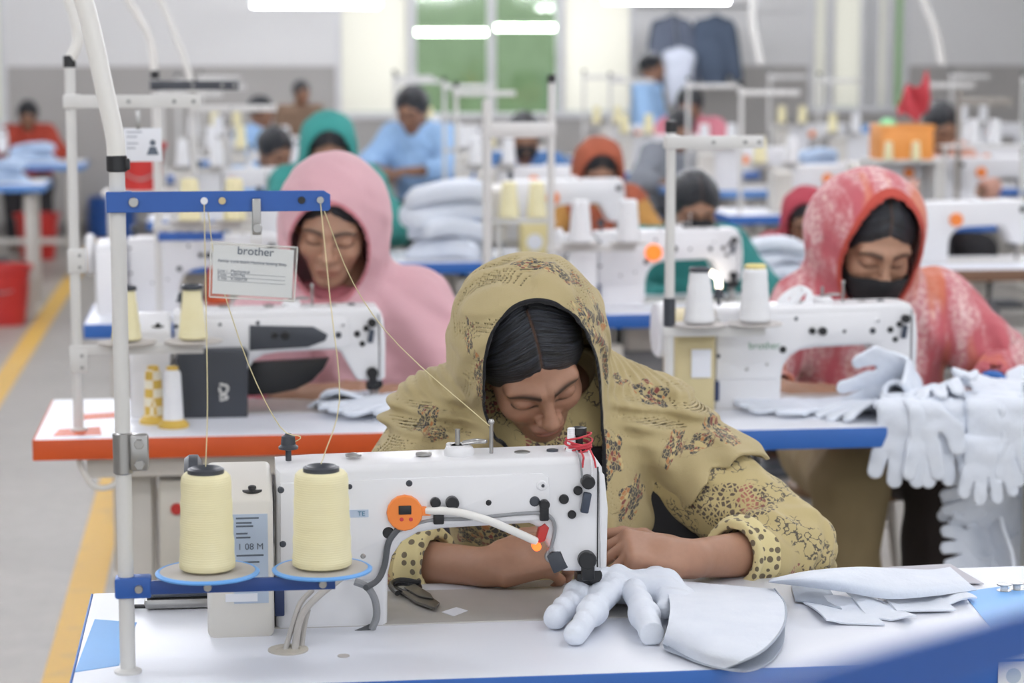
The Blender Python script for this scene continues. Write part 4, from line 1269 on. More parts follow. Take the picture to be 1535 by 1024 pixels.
def place_motifs(V, Q, motifs):
    """motifs: (px, py, half width px, half height px, tilt deg); the flower is laid on the cloth where the photo shows it"""
    uv = np.full((len(V), 3), 9., np.float32)
    a, b, c = V[Q[:, 0]], V[Q[:, 1]], V[Q[:, 2]]
    fn = np.cross(b - a, c - a)
    N = np.zeros_like(V)
    for i in range(4): np.add.at(N, Q[:, i], fn)
    N /= (np.linalg.norm(N, axis=1, keepdims=True) + 1e-12)
    px, py, dp = proj(V)
    view = V - CAMP; view /= np.linalg.norm(view, axis=1, keepdims=True)
    front = (N * view).sum(1) < -.05
    for i, (mx, my, hw, hh, tilt) in enumerate(motifs):
        near = front & (np.hypot(px - mx, py - my) < 6)
        if not near.any(): continue
        k = np.where(near)[0][np.argmin(dp[near])]
        v0, n0, sc = V[k], N[k], F / dp[k]
        t = math.radians(tilt)
        d = V - v0
        tu = unit(RT - n0 * (RT @ n0)); tv = np.cross(n0, tu); tv = tv if tv @ UP > 0 else -tv
        # lay out in the cloth's tangent plane, foreshortening given back
        fu, fv = abs(RT @ tu), max(.35, abs(UP @ tv))
        uu, vv = d @ tu, d @ tv
        U = (math.cos(t) * uu + math.sin(t) * vv) / (hw / sc / fu); W_ = (-math.sin(t) * uu + math.cos(t) * vv) / (hh / sc / fv)
        rad = np.hypot(U, W_)
        ok = front & (rad < 1.15) & (np.abs(d @ n0) < .022) & (rad < np.hypot(uv[:, 0], uv[:, 1]))
        uv[ok] = np.stack([U[ok], W_[ok], np.full(ok.sum(), i * 1.7)], 1)
    return uv

def make_stool(label, x, y, group=None, seat=.46):
    r = thing('stool', label, 'stool', (x, y, 0), group)
    b = B(); lathe(b, [(.12, seat - .03), (.16, seat - .025), (.165, seat - .01), (.15, seat), (.05, seat)], (0, 0, 0), 24); obj('seat', b, mat('stool_wood', '#8a6a4a', .5), r)
    for k in range(4):
        a = math.pi / 4 + k * math.pi / 2
        b = B(); tube(b, [(.1 * math.cos(a), .1 * math.sin(a), seat - .028), (.16 * math.cos(a), .16 * math.sin(a), 0.)], .012, 8, False); obj('leg', b, LEGM, r)
    b = B(); tube(b, [(.135 * math.cos(a), .135 * math.sin(a), .2) for a in np.linspace(0, 2 * math.pi, 25)], .007, 6, False); obj('ring', b, LEGM, r)
    return r
# ---------------------------------------------------------------- woman in the yellow scarf
Y = lambda px, py, yy: ony(px, py, yy)
J1 = dict(pelvis=(.50, 3.66, .55), chest=Y(845, 720, 3.50), neck=Y(825, 600, 3.45),
          shL=Y(672, 640, 3.47), shR=Y(985, 655, 3.47), elL=Y(535, 838, 3.32), elR=Y(1180, 826, 3.27),
          wrL=Y(735, 850, 3.165), wrR=Y(1028, 838, 3.125))
px0 = J1['pelvis'][0]
J1['pelvis'] = (float(Y(845, 800, 3.66)[0]), 3.64, .56)
for sd, dx in (('L', -.13), ('R', .13)):
    J1['kn' + sd] = (J1['pelvis'][0] + dx, 3.26, .52); J1['ft' + sd] = (J1['pelvis'][0] + dx, 3.32, .085)
HC1 = Y(793, 540, 3.36)
CURL_R = ((50, 34, 14), (58, 32, 14), (64, 30, 14), (66, 28, 14))
CURL_L = ((30, 55, 30), (45, 60, 32), (55, 60, 32), (60, 60, 30))
w1 = Person(J1, (HC1, (44, 4, -14)), 'woman in a yellow flower print headscarf bent over her sewing machine', skin=(.40, .215, .138),
            hands={'R': dict(f=(-.93, -.12, .20), n=(.12, -.45, .88), side=1, curls=CURL_R, thumb=(20, 30), spread=1.2),
                   'L': dict(f=(.90, -.10, .22), n=(-.25, -.62, .74), side=-1, curls=CURL_L, thumb=(10, 35), spread=1.)}, h=.0027, hh=.0017)
w1.body()
w1.hair(.011)
YCLOTH = cloth('yellow_scarf_cloth', '#c1b186', '#ae9d70', motif=True, trim=('#15151a', .0045), wv=.6)
YPRINT = cloth('yellow_printed_sleeve', '#c6b584', '#b8a674', printed=True)
w1.tunic(YPRINT, .020, {'L': .62, 'R': .56}, .0034, .006, 2)
b_ = J1
def drape1(p):
    d = w1.torso(p, .032)
    d = smin(d, cone(p, Y(850, 700, 3.42), Y(880, 850, 3.36), .115, .10), .08)
    d = smin(d, cone(p, J1['shL'], V3(J1['shL']) * .42 + V3(J1['elL']) * .58, .084, .084), .05)
    d = smin(d, cone(p, J1['shR'], V3(J1['shR']) * .36 + V3(J1['elR']) * .64, .076, .082), .05)
    return d
def folds1(p, q):
    # long soft folds falling from the shoulder towards the hands and round the hood
    x, y, z = p[:, 0] - J1['neck'][0], p[:, 1], p[:, 2] - J1['neck'][2]
    a = np.arctan2(x, -z + .22)
    low = np.clip((.04 - z) / .1, 0, 1)
    f = .011 * np.sin(a * 21 + 2. * wob(p, 3, 4, 1)) * low
    hd = np.clip((z + .02) / .06, 0, 1)
    rad = np.hypot(q[:, 0], q[:, 2])
    f = f + .0022 * np.sin(rad * 330 + 2 * wob(p, 5, 9, 1)) * hd
    sd = (x * .80 + z * .45)
    f = f + .0055 * np.sin(sd * 95 + 2.2 * wob(p, 3, 14, 1)) * low * np.clip((x + .02) / .06, 0, 1)
    nk = np.exp(-((z + .015) / .035) ** 2)
    f = f + .006 * np.sin(z * 210 + 3 * x * 12) * nk * np.clip((np.abs(q[:, 0]) - .09) / .03, 0, 1)
    return f
aR = unit(V3(J1['elR']) - V3(J1['shR'])); eR = V3(J1['shR']) * .45 + V3(J1['elR']) * .55
aL = unit(V3(J1['elL']) - V3(J1['shL'])); eL = V3(J1['shL']) * .42 + V3(J1['elL']) * .58
def hem1(p):
    dR = ((p - eR) @ aR).astype(np.float32); dL = ((p - eL) @ aL).astype(np.float32)
    h = np.maximum(np.where(p[:, 0] > J1['shR'][0] - .02, dR, -1), np.where(p[:, 0] < J1['shL'][0] + .02, dL, -1))
    h = np.maximum(h, (.72 - p[:, 2]))
    # open front edge on the far sleeve side: the shawl stops along a slanting line
    pe = Y(1062, 690, 3.36); pf = Y(1005, 815, 3.30)
    nx, nz = pe[2] - pf[2], -(pe[0] - pf[0]); L_ = math.hypot(nx, nz)
    side = ((p[:, 0] - pf[0]) * nx + (p[:, 2] - pf[2]) * nz) / L_
    cut = np.minimum(side, np.minimum((eR[2] + .055) - p[:, 2], .02 - dR) )
    return np.maximum(h, cut).astype(np.float32)
MOT = [(800, 392, 30, 9, 6), (838, 400, 26, 8, -25), (866, 412, 9, 9, 0), (885, 482, 12, 32, 12), (906, 470, 9, 42, 25), (922, 505, 8, 26, 15), (910, 545, 9, 20, -8),
       (975, 587, 25, 18, -10), (930, 562, 16, 8, 30), (1012, 662, 11, 24, -20), (1050, 662, 26, 9, 40), (1082, 640, 22, 11, 25), (955, 750, 24, 22, 30),
       (920, 682, 18, 34, -8), (636, 628, 14, 26, 20), (745, 806, 36, 30, 10), (695, 800, 18, 16, 0), (698, 500, 5, 26, 10), (712, 560, 6, 28, -18), (725, 590, 6, 18, 0),
       (1100, 655, 12, 7, 0), (985, 540, 18, 9, 0), (800, 650, 8, 8, 0), (660, 655, 14, 10, 0), (1060, 600, 10, 8, 0), (955, 830, 12, 10, 0)]
MOT = [(a, b, c * 1.25, d * 1.25, e) for a, b, c, d, e in MOT]
sc1 = w1.scarf(YCLOTH, hood=(.116, .124, .126), open_=(.087, .126, .19), zc=.0, ytop=-.004, point=.035, drape=[(drape1, .05)], h=.0030, fold=.0035, seed=8, motifs=MOT, hemfn=hem1, foldf=folds1)
w1.tunic(mat('black_inner_torso', '#1d1d22', .85), .028, None, .006, .004, 4, name='inner_torso', sleeves=False, extra=lambda p: cone(p, Y(985, 700, 3.46), Y(1010, 850, 3.42), .07, .085), top=float(J1['neck'][2]) - .06)  # black inner torso fills the gap between shawl and sleeve
w1.trousers(mat('dark_trousers', '#2b2a2e', .8), h=.014)
w1.shoes(mat('brown_sandal', '#5b4030', .6))
make_stool('wooden stool under the woman in yellow', J1['pelvis'][0], 3.66)
# ---------------------------------------------------------------- cloth and gloves on the front table
GLOVE = NT('white_glove_leather')
_n = GLOVE.noise(22, 4)
GLOVE.setc(GLOVE.mix(_n, lin('#d6dde9'), lin('#e7ecf4'))); GLOVE.b.inputs['Roughness'].default_value = .62
GLOVE.bump(GLOVE.math('ADD', GLOVE.math('MULTIPLY', GLOVE.noise(60, 4), .7), GLOVE.math('MULTIPLY', GLOVE.noise(260, 2), .3)), .35, .006)
GLOVE = GLOVE.m
GREYCLOTH = mat('grey_lining_cloth', '#aeb6c2', .8, bump=.2, bscale=300)
def glove_mesh(name, bend, seed=0, cuff=.11, th=.0055, h=.0042):
    """a limp flat work glove: fingers along +x, cuff towards -x, then bent"""
    def fn(p):
        x, y = p[:, 0], p[:, 1]
        q = np.stack([x, y, np.zeros_like(x)], 1).astype(np.float32)
        d = rbox(q, (.045, 0, 0), np.eye(3), (.045, .050, 1), .012)
        for k, (yo, L, a) in enumerate(((-.050, .058, -12), (-.017, .074, -4), (.018, .072, 4), (.052, .056, 13))):
            an = math.radians(a)
            b = np.array([.088, yo, 0]); e = b + np.array([math.cos(an), math.sin(an), 0]) * L
            d = np.minimum(d, smin(d, cone(q, b, e, .0182, .0170), .005))
        d = smin(d, smin(cone(q, (.02, .050, 0), (.055, .094, 0), .022, .019), cone(q, (.055, .094, 0), (.09, .102, 0), .019, .017), .01), .015)
        cf = np.maximum(np.abs(y) - (.058 - .12 * np.clip(x, -.2, 0)), np.maximum(x - .02, -cuff - x))
        d = smin(d, cf, .012)
        zz = np.abs(p[:, 2]) - th
        o = np.sqrt(np.maximum(d + .005, 0) ** 2 + np.maximum(zz + .004, 0) ** 2) - .0045 + np.minimum(np.maximum(d + .005, zz + .004), 0)
        return o
    V, Q = nets(fn, (-cuff - .03, -.13, -.03), (.21, .16, .03), h)
    V = V.astype(np.float32)
    puff = .004 * np.exp(-((V[:, 1]) / .05) ** 2) + .0028 * wob(V, 11, seed, 2)
    V[:, 2] += puff
    V = bend(V)
    o = npmesh(name, V, Q, GLOVE); me = o.data; bpy.data.objects.remove(o)
    return me
def arc(V, x0, rad, ang):
    """bend the part beyond x0 downwards round a radius through ang degrees"""
    V = V.copy(); A = math.radians(ang); x = V[:, 0] - x0; z = V[:, 2]
    a = np.clip(x / rad, 0, A); rest = np.maximum(x - rad * A, 0)
    nx = np.where(x > 0, x0 + np.sin(a) * (rad + z) + np.cos(a) * rest, V[:, 0])
    nz = np.where(x > 0, np.cos(a) * (rad + z) - rad - np.sin(a) * rest, z)
    V[:, 0] = nx; V[:, 2] = nz
    return V
def bend_crumple(V):
    V = V.copy(); V[:, 2] += .022 * np.sin(V[:, 0] * 22) * (.5 + 6 * np.abs(V[:, 1])) + .10 * V[:, 1] * np.sin(V[:, 0] * 14 + 1)
    V[:, 1] *= .85
    return V
def bend_fold(V): return arc(arc(V, -.02, .02, 120), .07, .05, -60)
GM = [glove_mesh('glove', lambda V: arc(V, .16, .2, 15), 1), glove_mesh('glove', bend_crumple, 5), glove_mesh('glove', lambda V: arc(V, .0, .016, 84), 9), glove_mesh('glove', bend_fold, 13)]
def glove(mesh, loc, rot, label, group=None, sc=1.):
    o = link('glove', GM[mesh], None)
    o.location = [float(a) for a in loc]; o.rotation_euler = [math.radians(a) for a in rot]; o.scale = (sc, sc, sc)
    return tag(o, label, 'glove', group)
# the finished glove beside the needle: fingers towards us, long cuff to the right
def front_glove():
    c = Pz(935, 930)
    w = Pz(985, 905) + (0, .0, .024)
    base = np.array([c[0], c[1], TZ])
    def fn(p):
        C0 = Pz(935, 905) + (0, 0, .024)
        d = ell(p, C0, (.060, .040, .022))
        d = smin(d, ell(p, Pz(985, 905) + (0, 0, .022), (.03, .045, .024)), .02)
        d = smin(d, ell(p, Pz(1012, 918) + (0, 0, .019), (.028, .050, .019)), .02)
        res = d
        for b, m, t, r in ((Pz(905, 905) + (0, 0, .034), Pz(868, 922) + (0, 0, .030), Pz(832, 944) + (0, 0, .016), .0175),
                           (Pz(918, 915) + (0, 0, .030), Pz(888, 945) + (0, 0, .026), Pz(862, 968) + (0, 0, .014), .0170),
                           (Pz(950, 918) + (0, 0, .030), Pz(966, 950) + (0, 0, .024), Pz(980, 974) + (0, 0, .013), .0170),
                           (Pz(925, 900) + (0, 0, .036), Pz(900, 925) + (0, 0, .030), Pz(880, 945) + (0, 0, .018), .0150),
                           (Pz(975, 890) + (0, 0, .030), Pz(1000, 905) + (0, 0, .030), Pz(996, 935) + (0, 0, .018), .0125)):
            fd = smin(cone(p, b, m, r, r * .97), cone(p, m, t, r * .97, r * .9), .02)
            res = np.minimum(res, smin(d, fd, .012))
        fl = .0035 * np.sin(((p[:, 0] - C0[0]) * .7 + (p[:, 1] - C0[1])) * 150 + 3 * wob(p, 5, 3, 1)) * np.clip((p[:, 2] - TZ - .01) / .02, 0, 1)
        return np.maximum(res + .0016 * wob(p, 8, 21, 3) + fl * .35, TZ + .002 - p[:, 2])
    V, Q = nets(fn, base + (-.17, -.14, -.01), base + (.13, .12, .09), .0024)
    o = npmesh('glove', V, Q, GLOVE, None, base); o.location = base
    tag(o, 'white work glove with spread fingers and long cuff beside the needle', 'glove')
    # cuff: an open flattened sleeve of cloth
    R, C = 24, 24
    def poly(P, v):
        P = np.array(P, float); k = v * (len(P) - 1); a = min(int(k), len(P) - 2); return P[a] + (P[a + 1] - P[a]) * (k - a)
    Lp = smooth_path([(992, 870, 0), (1004, 900, 0), (1002, 935, 0), (994, 964, 0)], 8); Rp = smooth_path([(1160, 884, 0), (1176, 908, 0), (1172, 942, 0), (1140, 978, 0), (1087, 1002, 0)], 8)
    Gt = np.zeros((R, C, 3)); Gb = np.zeros((R, C, 3))
    for a in range(R):
        for c_ in range(C):
            u, v = a / (R - 1), c_ / (C - 1)
            q = poly(Lp, v) * (1 - u) + poly(Rp, v) * u
            q[1] += 6 * math.sin(math.pi * u) * v
            zt = .005 + (.034 - .008 * u) * math.sin(math.pi * min(1, .06 + .94 * v)) ** .65 * (1 if v < .9 else (1 - v) * 10 * .6 + .4)
            Gt[a, c_] = onz(q[0], q[1], TZ + zt)
            Gb[a, c_] = onz(q[0], q[1], TZ + zt); Gb[a, c_, 2] = TZ + .003 + .1 * (zt - .005)
    b = B(); sheet(b, Gt, .0024); cf = obj('cuff', b, GLOVE, o, 70, off=base)
    b = B(); sheet(b, Gb, .0018); obj('cuff_underside', b, GREYCLOTH, o, 70, off=base)
    b = B(); tube(b, [Gt[-1, j] + (.001, 0, .0005) for j in range(C)], .0017, 6, False); obj('hem', b, GREYCLOTH, cf, off=base)
front_glove()

# leather sheets behind the cuff
def leather_sheet(label, pts, z, wave, m=GLOVE, R=16, C=26, th=.0022):
    """pts: four corner pixels (near left, near right, far left, far right) on the table"""
    cs = [Pz(*p) + (0, 0, z) for p in pts]
    G = bilerp_grid(cs[0], cs[1], cs[2], cs[3], R, C, wave)
    G[..., 2] = np.maximum(G[..., 2], TZ + .0025)
    b = B(); sheet(b, G, th)
    c = G.reshape(-1, 3).mean(0); c[2] = TZ
    o = obj('leather_sheet', b, m, None, 60, off=c); o.location = c
    return tag(o, label, 'fabric')
def main_sheet():
    near = smooth_path([(1152, 872, .020), (1200, 878, .026), (1262, 886, .022), (1330, 897, .012), (1400, 893, .012), (1464, 885, .010)], 7)
    far = smooth_path([(1158, 868, .024), (1212, 857, .042), (1282, 851, .040), (1342, 853, .030), (1392, 855, .020), (1424, 851, .008)], 7)
    R, C = 14, len(near)
    G = np.zeros((R, C, 3))
    for a in range(R):
        for c_ in range(C):
            u = a / (R - 1); q = near[c_] * (1 - u) + far[c_] * u
            G[a, c_] = onz(q[0], q[1], TZ + q[2] + .010 * math.sin(math.pi * u))
    b = B(); sheet(b, G, .0024); c = G.reshape(-1, 3).mean(0); c[2] = TZ
    o = obj('leather_sheet', b, GLOVE, None, 70, off=c); o.location = c
    tag(o, 'smooth white leather sheet with a wavy front edge lying over cut strips', 'fabric')
main_sheet()
for k, (pts, zz, lab) in enumerate((([(1192, 905), (1262, 918), (1186, 880), (1240, 880)], .004, 'white cut leather strip, the one lying against the glove cuff'),
                               ([(1240, 940), (1325, 938), (1196, 898), (1290, 905)], .003, 'longest white cut leather strip pointing to the table edge'),
                               ([(1305, 930), (1372, 935), (1270, 900), (1340, 905)], .005, 'white cut leather strip between the longest strip and the blue tape'),
                               ([(1345, 921), (1432, 918), (1320, 898), (1400, 898)], .004, 'white cut leather strip with a curled end near the blue tape'),
                               ([(1395, 912), (1466, 905), (1370, 896), (1440, 890)], .004, 'white cut leather strip touching the blue tape'))):
    leather_sheet(lab, pts, zz, lambda u, v, k=k: (0, .006 * math.sin(v * 3 + k), .007 * math.sin(u * 3 + k) * math.sin(v * 4 + 2 * k)), R=8, C=12, m=GLOVE if k != 0 else GREYCLOTH)
leather_sheet('thin grey sheet under the smooth white leather at the table corner', [(1250, 868), (1475, 878), (1240, 858), (1424, 848)], .001, None, m=mat('grey_paper', '#b8b6bd', .6), R=4, C=6, th=.001)
# spare bobbins at the table end
for k, (px, py, lb) in enumerate(((1505, 886, 'steel bobbin lying at the table end beside the blue tape'), (1524, 884, 'second steel bobbin at the table end, farther from the blue tape'))):
    p = Pz(px, py); r = thing('bobbin', lb, 'bobbin', p, 'bobbins at the table end')
    for z in (0, .009):
        b = B(); lathe(b, [(.004, z), (.0105, z), (.0105, z + .0012), (.004, z + .0012)], (0, 0, 0), 18, ring=True); obj('rim', b, STEEL, r)
    b = B(); cyl(b, (0, 0, .0), .0055, .010, 'z', 14); obj('core', b, WTHREAD, r)

# ---------------------------------------------------------------- second row
def place_machine(label, px_right, Yface, group=None, body=WHITE_CAST, kind='plain', z=TZ):
    r, c = make_machine(label, group, kind, body)
    xr = float(ony(px_right, 520, Yface)[0])
    r.location = (xr - .2915, Yface, z)
    return r, c
R2Y = 4.50
tl = make_table('white sewing table with bright orange edge under the pink scarf woman', -.385, .63, R2Y, R2Y + .52, EDGE_ORANGE, rail=True, inset=.20)
o = tl.location
for pts in (([(88, 644), (150, 640), (152, 652), (80, 654)]), [(118, 622), (176, 618), (178, 626), (116, 630)]):
    flat_patch([onz(*p, TZ) for p in pts], TZ, EDGE_ORANGE, 'edge_tape', tl, o)
tr2 = make_table('white sewing table with blue edge under the masked woman', .70, 1.78, R2Y - .06, R2Y + .46, EDGE_BLUE)
# left machine: white head with dark motor box
m2, cv2 = place_machine('white sewing machine with dark grey motor box on the orange edged table', 573, 4.77)
o2 = np.array(m2.location)
L2 = lambda px, py: tuple((ony(px, py, 4.75) - o2)[[0, 2]])
b = B(); prism(b, [L2(266, 628), L2(371, 624), L2(372, 528), L2(366, 521), L2(270, 523), L2(265, 530)], -.045, -.001, .006, 3); mb = obj('motor_box', b, DGREY, m2, 40)
b = B(); p = L2(335, 585); 
for s_ in (-1, 1): tube(b, [(p[0] - .008, -.0465, p[1] + s_ * .017), (p[0] + .008 * 1, -.0465, p[1] + s_ * .012), (p[0] + s_ * .006, -.0465, p[1]), (p[0] - .008, -.0465, p[1] - s_ * .010)], .0028, 6)
obj('emblem', b, POLE, mb)
b = B(); prism(b, [L2(*q) for q in ((374, 527), (462, 522), (488, 512), (492, 503), (470, 491), (374, 489))], -.008, .0, .002, 2); obj('dark_panel', b, DGREY, m2)
b = B(); prism(b, [L2(*q) for q in ((372, 552), (496, 545), (488, 562), (470, 580), (445, 593), (410, 600), (372, 602))], .06, .09, .004, 2); obj('belly_shield', b, BLACK, m2)
m3, cv3 = place_machine('white sewing machine in front of the masked woman on the blue edged table', 1370, 4.70)
cv3.data.materials.clear(); cv3.data.materials.append(mat('beige_cover', '#d0c193', .5))
o3 = np.array(m3.location)
b = B(); p = ony(1052, 545, 4.66) - o3; box(b, (p[0] - .022, p[1] - .0015, p[2] - .03), (p[0] + .02, p[1] + .003, p[2] + .03)); st = obj('notice', b, PAPER, cv3)
p = ony(1145, 520, 4.70) - o3
text('lettering', 'brother', .022, mat('green_print', '#6d9a7c', .6), face_cam((p[0], -.0045, p[2] - .004)), m3)
# bird shaped white ornament on its arm
p = ony(1192, 462, 4.75)
r = thing('thread_snarl', 'white looped thread bundle lying on top of the white machine', 'thread', p); 
b = B(); rs = np.random.RandomState(5)
for k in range(7):
    a0 = rs.uniform(0, 6.28); rr = rs.uniform(.012, .026)
    tube(b, [(rr * math.cos(a) + .016 * math.cos(a0), rr * .5 * math.sin(a), .022 + rr * .9 * math.sin(a + a0 * .3)) for a in np.linspace(0, 6.3, 12)], .004, 6, k=3)
obj('loops', b, WTHREAD, r)

def make_stand(label, x, y, group=None, hpole=.60, bar=BLUEP, barlen=.27, barz=.52, seatz=.115, seats=(.11, .27), seat_m=DISC, conduit=None, pole_m=POLE, cone_specs=None, cone_label='thread cone', zbase=TZ, card=False):
    r = thing('thread_stand', label, 'thread stand', (x, y, zbase), group)
    b = B(); cyl(b, (0, 0, 0), .0105, hpole, 'z', 14); lathe(b, [(.018, 0), (.018, .004), (.011, .006)], (0, 0, 0), 16); obj('pole', b, pole_m, r)
    if barlen:
        b = B(); box(b, (-.013, -.016, barz - .013), (barlen, -.011, barz + .013), .001); ub = obj('guide_bar', b, bar, r)
        b = B(); box(b, (-.014, -.014, barz - .014), (.02, .014, barz + .014), .003); obj('bar_clamp', b, bar, ub)
        for fx in (.45, .8, .95):
            b = B(); cyl(b, (barlen * fx, -.019, barz), .005, .007, 'y', 10); obj('eyelet', b, STEEL, ub)
    if seats:
        b = B(); box(b, (-.014, -.012, seatz - .01), (max(seats) + .02, -.004, seatz + .01), .001); lb = obj('spool_bar', b, pole_m, r)
        for sx in seats:
            b = B(); lathe(b, [(.02, -.002), (.058, 0), (.06, .003), (.02, .004)], (sx, 0, seatz + .012), 28); se = obj('spool_seat', b, seat_m, lb)
            b = B(); cyl(b, (sx, 0, seatz), .004, .12, 'z', 8); obj('spindle', b, STEEL, se)
    b = B(); cyl(b, (0, 0, hpole - .012), .0125, .024, 'z', 14); obj('collar', b, BLACK, r)
    if conduit:
        b = B(); tube(b, [(0, 0, hpole)] + conduit, .0115, 10); obj('conduit', b, WTUBE, r)
    return r
# stand of the pink scarf woman
s2x, s2y = [float(a) for a in onz(118, 645, TZ)[:2]]
hz = float(ony(118, 92, s2y)[2]) - TZ
st2 = make_stand('white pole thread stand at the end of the orange edged table', s2x, s2y, hpole=hz, bar=POLE, barlen=float(ony(300, 150, s2y)[0] - s2x), barz=float(ony(130, 152, s2y)[2]) - TZ, seatz=float(ony(140, 524, s2y)[2]) - TZ,
                 seats=(float(ony(190, 512, s2y)[0]) - s2x, float(ony(290, 512, s2y)[0]) - s2x),
                 conduit=[tuple(np.array(ony(117, 60, s2y)) - (s2x, s2y, TZ)), tuple(np.array(ony(110, 20, s2y)) - (s2x, s2y, TZ)), tuple(np.array(ony(98, -30, s2y)) - (s2x, s2y, TZ)), (-.06, 0, 1.3), (-.06, 0, 1.54)])
for py in (388, 538):
    b = B(); z = float(ony(118, py, s2y)[2]) - TZ; box(b, (-.013, -.014, z - .028), (.022, .012, z + .02), .003)
    ck = obj('pole_clamp', b, POLE, st2)
    for dz in (.008, -.016):
        b = B(); cyl(b, (.011, -.017, z + dz), .004, .004, 'y', 8); obj('bolt', b, STEEL, ck)
for k, (px, r0, hh) in enumerate(((190, .030, .105), (289, .029, .105))):
    p = (float(ony(px, 512, s2y)[0]), s2y, TZ + float(ony(140, 524, s2y)[2]) - TZ + .017)
    make_cone(('cream thread cone beside the pole over the orange edged table', 'cream thread cone beside the dark motor box')[k], p, r0, r0 * .62, hh, YTHREAD, True, 'cream cones on the stand over the orange table', capm=DGREY)
# loop of cable under the orange table
b = B(); q = lambda px, py: ony(px, py, R2Y + .03)
tube(b, [q(118, 676), q(122, 700), q(140, 728), q(165, 730), q(185, 712), q(195, 690), q(200, 670)], .006, 10)
c = q(118, 676)
tag(obj('cable_loop', b, WTUBE, None), 'white cable loop hanging under the orange table edge', 'cable')
# id card on that stand
p = ony(213, 195, s2y - .02)
r = thing('identity_card', 'white identity card with a small portrait hanging from the white bar', 'card', p); 
g = lambda px, py: ony(px, py, s2y - .02) - p
b = B(); a, c = g(183, 192), g(243, 242); box(b, (a[0], -.001, c[2]), (c[0], .001, a[2]), .0005); cd = obj('card', b, PAPER, r)
b = B(); a, c = g(203, 165), g(211, 194); box(b, (a[0], -.001, c[2]), (c[0], .002, a[2]), .0008); obj('clip', b, STEEL, r)
b = B(); a = g(229, 214); lathe(b, [(.0, 0), (.006, 0), (.006, .0006), (.0005, .0006)], (a[0], -.002, a[2]), 12, 'y'); a = g(229, 226); prism(b, [(a[0] - .012, a[2] - .008), (a[0] + .012, a[2] - .008), (a[0] + .006, a[2] + .008), (a[0] - .006, a[2] + .008)], -.002, -.0012); obj('portrait', b, INK, cd)
for k, (py, w) in enumerate(((198, .6), (205, .4), (215, .45), (222, .35))):
    b = B(); a = g(190, py); box(b, (a[0], -.0018, a[2] - .001), (a[0] + .05 * w, -.0011, a[2] + .001)); obj('print_line', b, mat('print_grey', '#8a909c', .7, var=0), cd)
# small spools standing on the orange table
def small_spool(label, px, py, r, hh, tm, basem):
    p = onz(px, py, TZ); t = thing('thread_spool', label, 'thread spool', (p[0], p[1], TZ))
    b = B(); lathe(b, [(r * 1.55, 0), (r * 1.6, .006), (r * 1.1, .016)], (0, 0, 0), 20); obj('base', b, basem, t)
    b = B(); lathe(b, [(r * 1.05, .016), (r * 1.02, .03), (r * .85, hh - .006), (r * .6, hh)], (0, 0, 0), 20); obj('wound_thread', b, tm, t)
    b = B(); lathe(b, [(r * .6, hh - .001), (r * .62, hh + .006), (r * .3, hh + .008)], (0, 0, 0), 16); obj('cap', b, basem, t)
    return t
chk = NT('gold_white_checked_thread')
cb = chk.add('ShaderNodeTexChecker', i_Scale=55.); chk.l.new(chk.co(), cb.inputs['Vector']); cb.inputs[1].default_value = lin('#d9b552'); cb.inputs[2].default_value = lin('#efe8d2')
chk.setc(cb.outputs[0]); chk.b.inputs['Roughness'].default_value = .6
small_spool('gold and white checked thread spool on the orange edged table', 231, 634, .019, .112, chk.m, mat('gold_plastic', '#d9b552', .5))
small_spool('white thread spool with gold base on the orange edged table', 260, 640, .020, .118, WTHREAD, mat('gold_plastic', '#d9b552', .5))
# stand of the masked woman
p = ony(1003, 520, R2Y + .12)
s3x, s3y = float(p[0]), R2Y + .12
hz = float(ony(1003, 190, s3y)[2]) - TZ
sz = float(ony(1003, 497, s3y)[2]) - TZ
st3 = make_stand('grey white thread stand beside the machine of the masked woman', s3x, s3y, hpole=hz, bar=POLE, barlen=float(ony(1142, 215, s3y)[0]) - s3x, barz=float(ony(1003, 213, s3y)[2]) - TZ, seatz=sz, seats=(float(ony(1048, 492, s3y)[0]) - s3x, float(ony(1131, 492, s3y)[0]) - s3x))
b = B(); z = float(ony(1000, 468, s3y)[2]) - TZ; cyl(b, (0, 0, z - .03), .013, .06, 'z', 12); obj('coupling', b, DGREY, st3)
make_cone('white thread cone with dark cap in front of the lit needle lamp', (float(ony(1048, 492, s3y)[0]), s3y, TZ + sz + .017), .033, .021, .11, WTHREAD, True, None)
make_cone('white thread cone with yellow rim beside the one with the dark cap', (float(ony(1131, 492, s3y)[0]), s3y, TZ + sz + .017), .033, .025, .115, WTHREAD, True, None, capm=mat('pale_yellow_cap', '#e6d78f', .6))

# ---- woman in pink
K = lambda px, py, yy=5.1: ony(px, py, yy)
def seated(J, pel, kz=.53, ky=-.42, fx=.13):
    J['pelvis'] = pel
    for sd, dx in (('L', -fx), ('R', fx)):
        J['kn' + sd] = (pel[0] + dx, pel[1] + ky, kz); J['ft' + sd] = (pel[0] + dx, pel[1] + ky + .05, .085)
    return J
c = K(540, 560, 5.3)
J2 = dict(chest=K(540, 560, 5.24), neck=K(522, 428, 5.2), shL=K(425, 462, 5.2), shR=K(615, 462, 5.2), elL=K(330, 590, 5.08), elR=K(690, 588, 5.1), wrL=K(480, 594, 4.95), wrR=K(608, 594, 4.96))
seated(J2, (float(c[0]), 5.42, .56))
w2 = Person(J2, (K(500, 338, 5.12), (24, -9, 5), 1.08), 'woman in a pink headscarf and pink shawl looking down at her machine', skin=(.44, .25, .165),
            hands={'R': dict(f=(-.92, -.3, -.05), n=(0, -.5, .85), side=1, curls=RELAX), 'L': dict(f=(.9, -.2, .0), n=(0, -.5, .85), side=-1, curls=RELAX)}, h=.006, hh=.0028)
w2.body(); w2.hair(.010)
